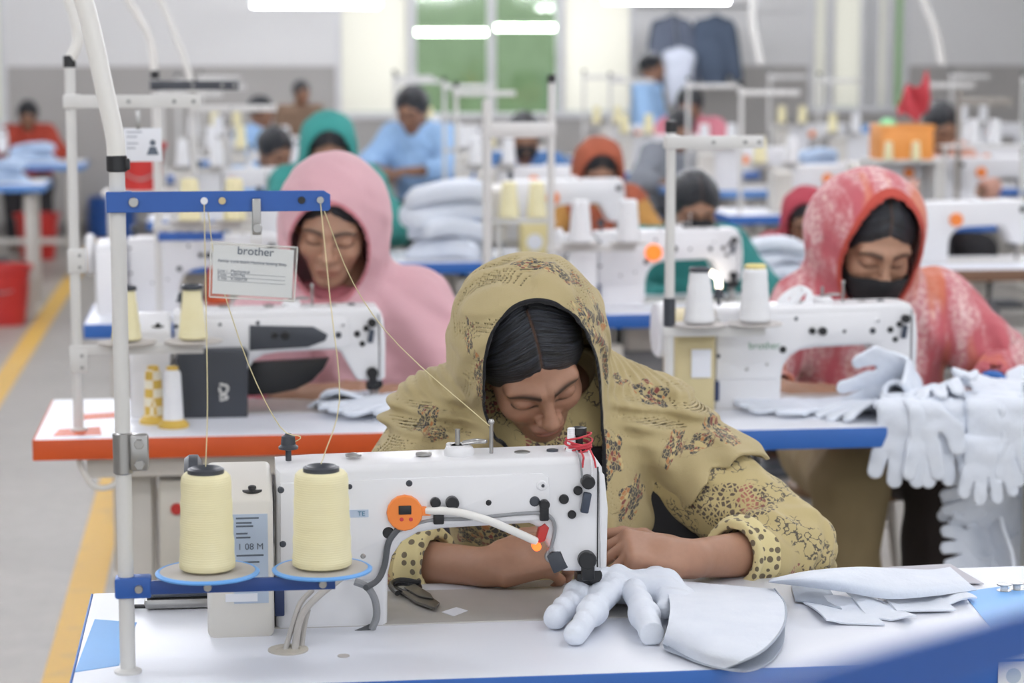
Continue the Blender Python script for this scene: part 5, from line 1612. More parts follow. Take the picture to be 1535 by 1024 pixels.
PINK = cloth('pink_shawl_cloth', '#e2b8be', '#d4a3ab', weave=500, stripes=((2, 2, 2), '#ecc9cd', '#d9a0a8', .62), trim=('#c98088', .007))
w2.tunic(cloth('pink_sleeve', '#d17f88', '#c9707a', weave=500), .010, {'L': .7, 'R': .45}, .008)
def drape2(p):
    d = w2.torso(p, .035)
    d = smin(d, cone(p, J2['shL'], V3(J2['shL']) * .15 + V3(J2['elL']) * .85, .085, .08), .05)
    return smin(d, cone(p, J2['shR'], V3(J2['shR']) * .15 + V3(J2['elR']) * .85, .085, .085), .05)
def folds2(p, q):
    x, z = p[:, 0] - J2['neck'][0], p[:, 2] - J2['neck'][2]
    return .010 * np.sin(np.arctan2(x - .02, -z + .25) * 17 + 2 * wob(p, 3, 6, 1)) * np.clip((.02 - z) / .1, 0, 1)
w2.scarf(PINK, hood=(.118, .126, .128), open_=(.080, .112), zc=-.022, drape=[(drape2, .06)], h=.006, th=.012, fold=.004, seed=12, hemfn=lambda p: .70 - p[:, 2], foldf=folds2)
w2.trousers(mat('grey_trousers', '#55525a', .8), h=.016); w2.shoes(mat('brown_sandal', '#5b4030', .6))
make_stool('wooden stool under the woman in pink', J2['pelvis'][0], 5.44)

# ---- woman in red with a black mask
c = K(1300, 560, 5.3)
J3 = dict(chest=K(1300, 560, 5.22), neck=K(1300, 440, 5.18), shL=K(1212, 468, 5.2), shR=K(1402, 462, 5.2), elL=K(1120, 575, 5.1), elR=K(1505, 548, 5.06), wrL=K(1192, 592, 4.92), wrR=K(1482, 592, 4.82))
seated(J3, (float(c[0]), 5.38, .56), kz=.575, ky=-.45, fx=.11)
J3['knL'] = tuple(K(1275, 722, 4.92)); J3['ftL'] = (J3['knL'][0], 4.95, .085)
w3 = Person(J3, (K(1308, 364, 5.1), (31, 5, 3), 1.12), 'woman in a red white patterned headscarf wearing a black face mask', skin=(.40, .22, .14),
            hands={'R': dict(f=(-.55, -.8, -.15), n=(.1, -.4, .9), side=1, curls=RELAX), 'L': dict(f=(.85, -.35, -.05), n=(0, -.45, .85), side=-1, curls=RELAX)}, h=.006, hh=.0028)
w3.body(); w3.hair(.011)
w3.mask(mat('black_mask_fabric', '#1b1b1e', .8, bump=.2, bscale=500))
RED = cloth('red_patterned_shawl', '#c56b72', '#b9555e', weave=400, stripes=((15, 3, 3), '#e6c6c4', '#d37a55', .42), trim=('#b8493c', .010))
w3.tunic(RED, .012, {'L': .7, 'R': .72}, .008)
def drape3(p):
    d = w3.torso(p, .035)
    d = smin(d, cone(p, J3['shL'], V3(J3['shL']) * .3 + V3(J3['elL']) * .7, .08, .085), .05)
    return smin(d, cone(p, J3['shR'], V3(J3['shR']) * .2 + V3(J3['elR']) * .8, .08, .088), .05)
def folds3(p, q):
    x, z = p[:, 0] - J3['neck'][0], p[:, 2] - J3['neck'][2]
    return .009 * np.sin(np.arctan2(x, -z + .25) * 18 + 2 * wob(p, 3, 7, 1)) * np.clip((.02 - z) / .1, 0, 1)
w3.scarf(RED, hood=(.112, .122, .126), open_=(.082, .126), zc=.006, drape=[(drape3, .06)], h=.006, th=.012, fold=.004, seed=15, hemfn=lambda p: .66 - p[:, 2], foldf=folds3, point=-.03)
w3.trousers(mat('khaki_trousers', '#9c8a66', .85), h=.012, inf=.026); w3.shoes(mat('brown_sandal', '#5b4030', .6))
sk = lambda p: smin(cone(p, V3(J3['pelvis']) + (.1, -.05, 0), V3(J3['knR']) + (0, .02, .0), .13, .10), cone(p, V3(J3['knR']) + (0, .02, 0), V3(J3['ftR']) + (0, 0, .1), .10, .12), .05) + .008 * wob(p, 5, 3, 2)
V_, Q_ = nets(sk, V3(J3['ftR']) - (.25, .35, .1), V3(J3['pelvis']) + (.35, .25, .2), .014)
npmesh('skirt', V_, Q_, mat('dark_brown_skirt', '#2e2624', .85), w3.o, w3.off)
a, bq = V3(J3['elR']), V3(J3['wrR']); d_ = unit(bq - a); e = a + (bq - a) * .80
b = B(); tube(b, [e - d_ * .012, e + d_ * .018], .040, 18, False); obj('wristband', b, mat('blue_elastic', '#2f6fc0', .7), w3.o, off=w3.off)
make_stool('wooden stool under the masked woman in red', J3['pelvis'][0], 5.40)

# ---- glove heap at the end of the blue edged table
yt = R2Y - .06
GP = [  # mesh, px, py, Y, rot, label
    (1, 1335, 612, 4.60, (0, 0, 200), 'white glove at the bottom of the heap next to the machine needle'),
    (3, 1375, 565, 4.62, (70, -30, 70), 'white glove raised highest in the heap with a pointed tip'),
    (3, 1340, 575, 4.63, (20, -30, 150), 'white glove folded double near the needle in the heap'),
    (1, 1400, 595, 4.60, (10, -10, 250), 'crumpled white glove in the middle of the heap'),
    (2, 1398, 606, yt + .002, (0, 0, -82), 'white glove hanging two fingers over the blue edge below the heap'),
    (2, 1362, 607, yt + .008, (0, 0, -112), 'white glove with a pointed finger drooping over the blue edge'),
    (3, 1432, 590, 4.58, (15, -15, 20), 'white glove touching the blue wristband'),
    (2, 1490, 603, yt - .004, (0, 0, -95), 'white glove hanging over the blue edge beside the table leg'),
    (2, 1528, 605, yt + .004, (0, 0, -75), 'white glove hanging over the blue edge past the table leg'),
    (1, 1495, 585, 4.58, (0, 5, 70), 'crumpled white glove lying above the hanging ones'),
    (0, 1535, 592, 4.66, (12, -10, 20), 'white glove lying at the far end of the blue edged table'),
]
for mi, px, py, yy, rot, lab in GP:
    glove(mi, ony(px, py, yy), rot, lab, 'white gloves heaped on the blue edged table', 1.0)
for k, (mi, px, py, rot, lab) in enumerate(((2, 1476, 655, (0, 0, -88), 'white glove of the hanging string, the highest one'), (0, 1505, 735, (80, 10, 185), 'white glove of the hanging string with fingers pointing sideways'),
                                   (0, 1508, 775, (75, -8, 175), 'white glove of the hanging string below the sideways one'), (3, 1490, 822, (80, 20, 90), 'folded white glove of the hanging string'),
                                   (0, 1490, 862, (80, 30, 190), 'white glove of the hanging string, the lowest one'))):
    glove(mi, ony(px, py, 4.60 if k else yt - .02), rot, lab, 'white gloves hanging on a string by the table leg', .82)
b = B(); tube(b, [ony(1500, 640, 4.62), ony(1498, 720, 4.62), ony(1500, 800, 4.62), ony(1490, 880, 4.62), ony(1485, 1000, 4.62)], .003, 6); tag(obj('string', b, THR), 'pale string of gloves hanging from the blue edged table', 'string')
# cut pieces beside the needles
def flat_gloves(label, pts, Yc, rotz, mesh=0):
    return glove(mesh, pts, (0, 0, rotz), label)
flat_gloves('white glove lying before the masked woman under the machine arm', onz(1225, 615, TZ) + (0, 0, .012), 0, 175)
for k, (px, py, rz, lab) in enumerate(((600, 618, 200, 'white glove lying beside the needle on the orange edged table'), (575, 612, 150, 'white glove tucked under the glove beside the needle'), (640, 606, 230, 'white glove near the elbow of the woman in pink'))):
    glove(k % 2, onz(px, py, TZ) + (0, 0, .014 + .014 * (k == 0)), (0, 4, rz), lab, 'white gloves on the orange edged table')
# ---------------------------------------------------------------- rows behind
def relink(o, m, only=None):
    """give this copy its own material while the mesh stays shared"""
    if o.type == 'MESH' and o.material_slots and (only is None or o.name.split('.')[0] in only):
        o.material_slots[0].link = 'OBJECT'; o.material_slots[0].material = m
# simple machine for the far rows
def far_machine():
    r = thing('sewing_machine', 'x', 'sewing machine')
    b = B(); box(b, (-.158, 0, -.03), (.335, .185, .0025), .003); obj('bed', b, BEDM, r, 0)
    b = B(); prism(b, [mp(*p) for p in ARM], 0, .105, .010, 2); obj('arm', b, WHITE_CAST, r, 40)
    b = B(); zt = mp(312, 742)[1]; prism(b, [(-.035, 0), (-.035, zt), (.02, zt + .02), (.105, zt + .02), (.105, 0)], mp(312, 900)[0], mp(411, 900)[0], .006, 2, 'x'); obj('motor_cover', b, CREAM_CAST, r, 40)
    b = B(); cx = mp(880, 860)[0]; cyl(b, (cx, .052, .004), .006, .075, 'z', 8); obj('needle_bar', b, STEEL, r)
    b = B(); screw(b, 880, 721, 12, d=.014); obj('knob', b, BLACK, r)
    b = B(); screw(b, 606, 767, 27, d=.012); obj('lamp_disc', b, ORANGE, r)
    b = B(); x, z = mp(434, 694); cyl(b, (x, .05, z - .005), .01, .035, 'z', 10); obj('tension_post', b, DGREY, r)
    b = B(); x, z = mp(694, 690); cyl(b, (x, .05, z - .005), .02, .016, 'z', 12); obj('bobbin_winder', b, WHITE_CAST, r)
    return r
FM = far_machine()
FT = make_table('x', -.5, .5, -.26, .26, EDGE_BLUE)
FS = make_stand('x', 0, 0, hpole=.6, bar=POLE, barlen=.27, barz=.56, seatz=.22, seats=(.09, .24), zbase=TZ)
FC = make_cone('x', (0, 0, 0), .033, .024, .12, YTHREAD, False)
used = {}
def inst(t, loc, label, cat, group=None, mats=None, sc=1.):
    o = copy_tree(t)
    o.location = [float(a) for a in loc]; o.scale = (sc,) * 3
    if 'group' in o.keys(): del o['group']
    tag(o, label, cat, group)
    for k, m in (mats or {}).items():
        for c in list(o.children) + [g for c in o.children for g in c.children]:
            relink(c, m, (k,))
    return o
# folded cloth stacks
def stack_template(n, w, d, hh, seed):
    r = thing('fabric_stack', 'x', 'fabric'); rs = np.random.RandomState(seed); z = 0
    for k in range(n):
        t = hh / n
        ox, oy, a, ww, dd = rs.uniform(-.02, .02), rs.uniform(-.02, .02), rs.uniform(-.2, .2), w * rs.uniform(.8, 1.1), d * rs.uniform(.85, 1.05)
        ph = rs.rand(6) * 6
        def fn(p):
            x, y = p[:, 0] - ox, p[:, 1] - oy
            u = math.cos(a) * x + math.sin(a) * y; v = -math.sin(a) * x + math.cos(a) * y
            zc = z + t / 2 + .012 * np.sin(u * 14 + ph[0]) + .008 * np.sin(v * 17 + ph[1]) - (.25 * (np.abs(u) / ww) ** 3) * t
            q = np.stack([np.abs(u) - ww + .01 * np.sin(v * 30 + ph[2]), np.abs(v) - dd + .012 * np.sin(u * 24 + ph[3]), np.abs(p[:, 2] - zc) - t * .52], 1)
            q = q + .02
            return (np.sqrt((np.maximum(q, 0) ** 2).sum(1)) + np.minimum(q.max(1), 0) - .02).astype(np.float32)
        V, Q = nets(fn, (-w * 1.4, -d * 1.4, z - .06), (w * 1.4, d * 1.4, z + t + .06), .011)
        V[:, 2] = np.maximum(V[:, 2], .001 + .0)
        npmesh('cloth_layer', V, Q, GLOVE, r); z += t
    return r
ST = [stack_template(4, .13, .13, .26, 1), stack_template(3, .16, .12, .12, 4)]
LBC = mat('pale_blue_cloth', '#b9cde6', .85, bump=.2, bscale=200)
MBC = mat('mid_blue_cloth', '#7fa3cf', .85, bump=.2, bscale=200)
WC = GLOVE

# person templates (seated bareheaded, seated with scarf, standing) and copies in their own colours
def person_template(kind):
    J = dict(chest=(0, -.10, .86), neck=(0, -.14, 1.04), shL=(-.155, -.12, 1.0), shR=(.155, -.12, 1.0), elL=(-.26, -.24, .84), elR=(.26, -.24, .84), wrL=(-.11, -.42, .83), wrR=(.11, -.42, .83))
    hd = ((0, -.215, 1.155), (28, 0, 0), 1.05)
    if kind == 'stand':
        J = dict(chest=(0, 0, 1.22), neck=(0, -.02, 1.42), shL=(-.18, 0, 1.37), shR=(.18, 0, 1.37), elL=(-.24, -.05, 1.10), elR=(.24, -.05, 1.10), wrL=(-.18, -.24, 1.02), wrR=(.18, -.24, 1.02), pelvis=(0, 0, .92),
                 knL=(-.10, -.02, .5), knR=(.10, -.02, .5), ftL=(-.11, 0, .085), ftR=(.11, 0, .085))
        hd = ((0, -.05, 1.56), (12, 0, 0), 1.)
    else:
        seated(J, (0, 0, .56))
    P = Person(J, hd, 'x', skin=(.27, .14, .085), hands={'R': dict(f=(-.7, -.7, 0), n=(0, -.3, .95), side=1, curls=RELAX), 'L': dict(f=(.7, -.7, 0), n=(0, -.3, .95), side=-1, curls=RELAX)}, h=.009, hh=.0065)
    P.body(); P.hair(.014)
    P.tunic(mat('plain_shirt', '#8aa6c8', .85), .024, None, .012)
    P.trousers(mat('dark_trousers', '#2b2a2e', .8), h=.016); P.shoes(mat('brown_sandal', '#5b4030', .6))
    if kind == 'scarf':
        P.scarf(mat('plain_scarf', '#b9603a', .85), hood=(.112, .122, .124), open_=(.082, .118), zc=-.004, drape=[(lambda p: P.torso(p, .04), .06)], h=.011, th=.02, fold=.005, hemfn=lambda p: .86 - p[:, 2])
    return P.o, P.hc
PT = {k: person_template(k) for k in ('seat', 'scarf', 'stand')}
pused = {}
def someone(kind, px, py, Yd, label, shirt, scarf=None, rz=0, mask=False, group=None, trousers=None, stool=True):
    t, hc = PT[kind]
    o = copy_tree(t)
    tgt = ony(px, py, Yd); sc = float(tgt[2] / hc[2])
    a = math.radians(rz)
    hx, hy = hc[0] * math.cos(a) - hc[1] * math.sin(a), hc[0] * math.sin(a) + hc[1] * math.cos(a)
    o.location = (float(tgt[0] - sc * hx), float(tgt[1] - sc * hy), 0); o.scale = (sc,) * 3; o.rotation_euler = (0, 0, a)
    tag(o, label, 'person', group)
    if 'group' in o.keys() and not group: del o['group']
    for c in o.children:
        nm = c.name.split('.')[0]
        if nm == 'tunic': relink(c, shirt)
        if nm == 'headscarf' and scarf: relink(c, scarf)
        if nm == 'trousers' and trousers: relink(c, trousers)
    if mask:
        b = B(); lathe(b, [(.01, -.055), (.052, -.04), (.062, .0), (.058, .03), (.03, .045)], (0, 0, 0), 16)
        m = obj('face_mask', b, mat('black_mask_fabric', '#1b1b1e', .8), o); m.location = (hc[0], hc[1] - .045, hc[2] - .06); m.scale = (1, .9, .8)
    if kind != 'stand' and stool:
        make_stool('wooden stool under the %s' % label.split(' ', 1)[1] if False else 'stool under ' + label.split(' at ')[0].split(' behind ')[0], o.location[0], o.location[1] + .02, 'stools of the far rows', .45)
    return o
CL = lambda n, h_: mat(n, h_, .85, bump=.15, bscale=150)

# ---- third row
ta = make_table('white table with blue edge under the machine with the lit needle lamp', float(ony(835, 470, 6.5)[0]), float(ony(1165, 470, 6.5)[0]), 6.45, 6.97, EDGE_BLUE)
m4, c4 = place_machine('white sewing machine with a small orange disc and a lit needle lamp', 1108, 6.70)
b = B(); x, z = mp(606, 767); cyl(b, (x, -.012, z), .026, .014, 'y', 18); obj('lamp_disc', b, mat('orange_lit_disc', '#ff7a2a', .4, var=0, emit=.6), m4)
o4 = np.array(m4.location)
pa, pb = ony(1063, 408, 6.66) - o4, ony(1078, 432, 6.66) - o4
b = B(); tube(b, [pa, (pa * .5 + pb * .5) + (.010, 0, .008), pb], .008, 10); obj('needle_lamp', b, mat('lit_lamp_white', '#fff2dc', .4, var=0, emit=5.), m4)
someone('seat', 1040, 312, 7.12, 'dark haired worker in a teal shirt behind the lit needle lamp', CL('teal_shirt', '#2f7f7c'), rz=4, mask=True)
sx3 = float(ony(826, 400, 6.55)[0]); szz = float(ony(870, 362, 6.55)[2]) - TZ
s3 = make_stand('pale thread stand with two white cones before the orange scarf worker', sx3, 6.55, hpole=float(ony(826, 118, 6.55)[2]) - TZ, bar=POLE, barlen=0, seatz=szz - .02, seats=(float(ony(870, 365, 6.55)[0]) - sx3, float(ony(942, 365, 6.55)[0]) - sx3))
b = B(); za = float(ony(780, 195, 6.55)[2]) - TZ; xl = float(ony(730, 195, 6.55)[0]) - sx3; box(b, (xl, -.012, za - .022), (.012, .012, za + .022), .004); obj('crossbar', b, POLE, s3)
b = B(); cyl(b, (xl, 0, 0), .014, float(ony(735, 150, 6.55)[2]) - TZ, 'z', 12); obj('pole', b, POLE, s3)
for px, lb in ((870, 'white thread cone before the brown scarf worker, nearer the tall pole'), (942, 'white thread cone above the orange disc machine')):
    inst(FC, (float(ony(px, 365, 6.55)[0]), 6.55, TZ + szz - .004), lb, 'thread cone', 'white cones of the third row', {'wound_thread': WTHREAD}, 1.05)
tb = make_table('white table with blue edge behind the woman in pink', -.40, .60, 6.40, 6.92, EDGE_BLUE)
m5, c5 = place_machine('white sewing machine on the blue edged table behind the hanging card', 420, 6.66)
sx = float(ony(238, 400, 6.5)[0])
c3 = lambda px, py, yy, x0: tuple(np.array(ony(px, py, yy)) - (x0, yy, TZ))
s4 = make_stand('pale thread stand with a dark bar behind the hanging identity card', sx, 6.5, hpole=float(ony(240, 112, 6.5)[2]) - TZ, bar=DGREY, barlen=float(ony(358, 133, 6.5)[0]) - sx, barz=float(ony(240, 128, 6.5)[2]) - TZ,
                seatz=float(ony(240, 340, 6.5)[2]) - TZ, seats=(float(ony(285, 335, 6.5)[0]) - sx, float(ony(352, 335, 6.5)[0]) - sx), conduit=[c3(225, 60, 6.5, sx), c3(205, 20, 6.5, sx), c3(186, -15, 6.5, sx), (-.16, 0, 1.2), (-.16, 0, 1.54)])
b = B(); zq = float(ony(240, 350, 6.5)[2]) - TZ; box(b, (0, -.02, zq - .02), (float(ony(335, 350, 6.5)[0]) - sx, -.012, zq + .004), .002); obj('blue_bar', b, BLUEP, s4)
for px, lb in ((285, 'cream thread cone behind the bolt end of the blue guide bar'), (352, 'cream thread cone behind the middle of the blue guide bar')):
    inst(FC, (float(ony(px, 335, 6.5)[0]), 6.5, TZ + float(ony(240, 340, 6.5)[2]) - TZ + .016), lb, 'thread cone', 'cream cones of the third row')

for px, py, lb in ((243, 458, 'orange red thread cone standing behind the pole beside the cream cone'), (326, 456, 'orange red thread cone standing behind the hanging card')):
    p = onz(px, py, TZ); inst(FC, p, lb, 'thread cone', 'orange red cones of the third row', {'wound_thread': thread_material('orange_red_thread', '#d9552f', '#e06a40')}, 1.1)

# ---- fourth row
tc = make_table('white table with blue edge holding the white cloth heap', float(ony(560, 395, 8.1)[0]), float(ony(735, 395, 8.1)[0]), 8.1, 8.6, EDGE_BLUE)
o = inst(ST[0], (float(ony(672, 390, 8.3)[0]), 8.32, TZ), 'tall heap of folded white cloth behind the woman in pink', 'fabric'); o.scale = (1.15, 1, 1.05)
td = make_table('white table with blue edge under the machine of the brown scarf worker', float(ony(745, 395, 8.1)[0]), float(ony(1010, 395, 8.1)[0]), 8.1, 8.6, EDGE_BLUE)
inst(FM, (float(ony(935, 330, 8.3)[0]) - .29, 8.3, TZ + .06), 'white sewing machine before the brown scarf worker', 'sewing machine', 'sewing machines of the far rows')
someone('scarf', 897, 258, 8.95, 'worker in a brown red headscarf and mustard shirt', CL('mustard_shirt', '#b98a4a'), CL('brown_red_scarf', '#a5583f'))
for px, lb in ((763, 'yellow thread cone beside the crossbar post, farther from the white cones'), (805, 'yellow thread cone above the yellow box')):
    inst(FC, (float(ony(px, 325, 8.15)[0]), 8.15, float(ony(px, 327, 8.15)[2])), lb, 'thread cone', 'yellow cones of the fourth row', None, 1.1)
r = thing('thread_stand', 'low thread rack carrying the two yellow cones', 'thread stand', (float(ony(785, 330, 8.15)[0]), 8.15, TZ))
zz = float(ony(785, 329, 8.15)[2]) - TZ
b = B(); box(b, (-.11, -.05, zz - .012), (.11, .05, zz), .003); obj('shelf', b, POLE, r)
for sxx in (-.09, .09):
    b = B(); cyl(b, (sxx, 0, 0), .01, zz, 'z', 8); obj('post', b, POLE, r)
p = ony(800, 392, 8.13)
b = B(); box(b, (p[0] - .05, 8.10, TZ), (p[0] + .05, 8.18, TZ + .14), .006); bx_ = obj('yellow_box', b, mat('pale_yellow_card', '#e0d29a', .7)); tag(bx_, 'pale yellow box with a round white label below the yellow cones', 'box')
b = B(); lathe(b, [(.001, 0), (.03, 0), (.03, .002), (.001, .002)], (p[0], 8.098, TZ + .07), 18, 'y'); obj('round_label', b, PAPER, bx_)
someone('scarf', 492, 225, 8.95, 'worker in a bright teal headscarf behind the woman in pink', CL('teal_scarf_shirt', '#3d8f88'), CL('teal_scarf', '#3f9a93'))
te = make_table('white table with blue edge before the teal scarf worker', -.40, .60, 8.25, 8.75, EDGE_BLUE)
inst(FM, (.25, 8.45, TZ), 'white sewing machine before the teal scarf worker', 'sewing machine', 'sewing machines of the far rows')
sx = float(ony(292, 300, 8.3)[0])
make_stand('pale thread stand with a thick leaning conduit behind the dark bar stand', sx, 8.3, hpole=float(ony(290, 145, 8.3)[2]) - TZ, bar=POLE, barlen=.3, barz=.55, seatz=.2, seats=(.1, .26), conduit=[c3(283, 110, 8.3, sx), c3(262, 50, 8.3, sx), c3(240, 0, 8.3, sx), c3(225, -30, 8.3, sx), (-.2, 0, 1.54)])
someone('scarf', 1208, 330, 8.0, 'worker in a crimson headscarf and rose shirt beside the woman in red', CL('rose_shirt', '#b5525f'), CL('crimson_scarf', '#b04452'), rz=-15)
tf = make_table('white table with blue edge before the crimson scarf worker', float(ony(1080, 430, 7.3)[0]), float(ony(1290, 430, 7.3)[0]), 7.3, 7.7, EDGE_BLUE)
inst(ST[1], (float(ony(1150, 440, 7.4)[0]), 7.45, TZ), 'low stack of white cloth before the crimson scarf worker', 'fabric')

# ---- right side rows
tg = make_table('white table with dark wooden edge behind the shoulder of the woman in red', float(ony(1375, 370, 7.6)[0]), float(ony(1375, 370, 7.6)[0]) + 1.1, 7.6, 8.1, mat('brown_edge', '#7a5a44', .5))
inst(FM, (float(ony(1540, 340, 7.85)[0]) - .29, 7.85, TZ), 'white sewing machine on the dark edged table', 'sewing machine', 'sewing machines of the far rows')
th_ = make_table('white table with blue edge before the man with raised arm', float(ony(1290, 325, 9.7)[0]), float(ony(1290, 325, 9.7)[0]) + 1.2, 9.7, 10.2, EDGE_BLUE)
for k, px in enumerate((1452, 1560)):
    inst(FM, (float(ony(px, 300, 9.9)[0]) - .29, 9.95, TZ + .05), ('white sewing machine beside the orange crate', 'white sewing machine before the two tall white cones')[k], 'sewing machine', 'sewing machines of the far rows')
someone('seat', 1410, 192, 11.15, 'dark haired man in a peach shirt beside the orange crate', CL('peach_shirt', '#d9a795'), rz=10)
p0, p1 = ony(1312, 238, 9.85), ony(1390, 186, 9.85)
r = thing('plastic_crate', 'bright orange plastic crate standing on a shelf between the machines', 'crate', (float(p0[0] + p1[0]) / 2, 9.85, float(p0[2])))
w_, h_ = float(p1[0] - p0[0]) / 2, float(p1[2] - p0[2]); OC = mat('orange_crate', '#f0a050', .5)
b = B(); box(b, (-w_, -.10, 0), (w_, .10, .012), .003); obj('bottom', b, OC, r)
for a, c in (((-w_, -.10, .01), (w_, -.09, h_)), ((-w_, .09, .01), (w_, .10, h_)), ((-w_, -.09, .01), (-w_ + .01, .09, h_)), ((w_ - .01, -.09, .01), (w_, .09, h_))):
    b = B(); box(b, a, c, .003); obj('side', b, OC, r)
b = B(); box(b, (-w_ - .006, -.106, h_ - .02), (w_ + .006, -.098, h_), .003); obj('rim', b, OC, r)
r2 = thing('shelf_stand', 'pale metal shelf stand under the orange crate', 'stand', (float(p0[0] + p1[0]) / 2, 9.85, TZ)); hs = float(p0[2]) - TZ
b = B(); box(b, (-.16, -.12, hs - .015), (.16, .12, hs - .001), .003); obj('shelf', b, POLE, r2)
for sxx in (-.14, .14):
    b = B(); box(b, (sxx - .01, -.1, 0), (sxx + .01, .1, hs - .015), .002); obj('leg', b, POLE, r2)
for k, px in enumerate((1333, 1374)):
    inst(FC, (float(ony(px, 236, 9.72)[0]), 9.735, float(p0[2]) + .0), ('cream thread cone before the orange crate, below the green ball', 'cream thread cone before the orange crate, beside the dark haired man')[k], 'thread cone', 'cream cones before the crate', None, .68)
p = ony(1331, 168, 9.85); V_, Q_ = nets(lambda q: sph(q, (0, 0, 0), .038) + .006 * wob(q, 14, 2, 1), (-.06,) * 3, (.06,) * 3, .006)
o = npmesh('thread_ball', V_, Q_, mat('mint_green_yarn', '#9fe8ad', .7)); o.location = (p[0], 9.85, float(p0[2]) + .035 + .012 + .10); tag(o, 'mint green yarn ball on top of the orange crate', 'yarn ball')
b = B()
Gc = bilerp_grid(ony(1348, 176, 9.8), ony(1390, 176, 9.8), ony(1352, 140, 9.9), ony(1392, 112, 9.9), 12, 12, lambda u, v: (0, .03 * math.sin(9 * v + 5 * u), .02 * math.sin(8 * v)))
sheet(b, Gc, .012); tag(obj('red_cloth', b, CL('red_cloth_far', '#b23a42'), None, 60), 'crumpled dark red cloth rising behind the orange crate', 'cloth')
for k, px in enumerate((1459, 1491)):
    inst(FC, (float(ony(px, 215, 9.75)[0]), 9.75, float(ony(px, 215, 9.75)[2])), ('tall white cone beside the dark haired man', 'tall white cone farther from the dark haired man')[k], 'thread cone', 'white cones on the far rack', {'wound_thread': WTHREAD}, .9)
r = thing('thread_stand', 'pale rack carrying the two tall white cones', 'thread stand', (float(ony(1475, 215, 9.75)[0]), 9.75, TZ)); zz = float(ony(1475, 217, 9.75)[2]) - TZ
b = B(); box(b, (-.2, -.05, zz - .012), (.2, .05, zz), .003); obj('shelf', b, POLE, r)
for sxx in (-.18, .18):
    b = B(); cyl(b, (sxx, 0, 0), .01, zz, 'z', 8); obj('post', b, POLE, r)
b = B(); zb = float(ony(1440, 152, 9.75)[2]) - TZ; xa = float(ony(1438, 152, 9.75)[0] - ony(1475, 215, 9.75)[0]); cyl(b, (xa, 0, 0), .012, zb + .05, 'z', 10); box(b, (xa, -.015, zb - .018), (xa + .24, .0, zb + .018), .003); obj('guide_bar', b, mat('taupe_bar', '#9a948c', .5), r)

# ---- regular far rows
rs = np.random.RandomState(11)
names = ['pale cloth', 'thread cones', 'machine']
EDL = mat('light_blue_edge', '#5d8fd0', .45)
ROWN = ['fourth row before the windows', 'third row before the windows', 'second row before the windows', 'row nearest the windows']
ORD = ['first', 'second', 'third', 'fourth', 'fifth']
for ri, Y0 in enumerate((10.2, 12.0, 13.8, 15.6)):
    for ci in range(5):
        if ri == 0 and ci > 2: continue
        x0 = .0 + ci * 1.32 + (.12 if ri % 2 else 0) - .35
        wh = '%s from the yellow line, %s' % (ORD[ci], ROWN[ri])
        o = inst(FT, (x0 + .5, Y0 + .26, 0), 'blue edged table, ' + wh, 'table', 'sewing tables of the far rows', {'edge_strip': EDL if (ri + ci) % 2 else EDGE_BLUE})
        inst(FM, (x0 + .42 + rs.uniform(-.1, .1), Y0 + .2, TZ), 'white sewing machine, ' + wh, 'sewing machine', 'sewing machines of the far rows')
        inst(FS, (x0 + .07, Y0 + .08, TZ), 'pale thread stand, ' + wh, 'thread stand', 'thread stands of the far rows')
        for dx in (.09, .24):
            wt = rs.rand() < .6
            inst(FC, (x0 + .07 + dx, Y0 + .08, TZ + .237), '%s cone %s the pole, %s' % ('white' if wt else 'cream', 'beside' if dx < .1 else 'far from', wh), 'thread cone', 'thread cones of the far rows', {'wound_thread': WTHREAD if wt else YTHREAD})
        if rs.rand() < .75:
            k = int(rs.randint(4))
            o = inst(ST[int(rs.randint(2))], (x0 + .83, Y0 + .25, TZ), '%s cloth stack, %s' % (['white', 'pale blue', 'blue', 'white'][k], wh), 'fabric', 'cloth stacks of the far rows', {'cloth_layer': [WC, LBC, MBC, WC][k]}, .8)
PBS = CL('light_blue_shirt', '#9fc3ea'); BLS = CL('blue_shirt', '#4f78ad'); RDS = CL('red_shirt', '#a8402f'); PKS = CL('pink_shirt', '#cf7f8c'); BRS = CL('brown_shirt', '#77604e'); OLS = CL('grey_shirt', '#8b8f96')
someone('stand', 392, 168, 13.2, 'black haired worker in a light blue shirt bending near the grey wall', PBS, rz=60)
someone('seat', 412, 228, 10.9, 'brown faced worker in a light blue shirt beside the teal scarf worker', PBS, rz=35)
someone('stand', 452, 140, 17.2, 'standing man in brown clothes by the grey wall', BRS, rz=20)
someone('seat', 618, 165, 12.75, 'worker in a pale blue shirt before the wide green pane', PBS, rz=-30)
someone('seat', 786, 208, 10.9, 'masked worker in a blue shirt behind the crossbar posts', BLS, mask=True)
someone('stand', 978, 102, 16.6, 'worker in a light blue shirt near the hanging jackets', PBS, rz=65)
someone('seat', 1034, 160, 14.6, 'worker in a pink shirt below the hanging jackets', PKS, rz=-20)
someone('seat', 1020, 196, 12.8, 'dark haired worker in a grey shirt near the pink shirt worker', OLS)

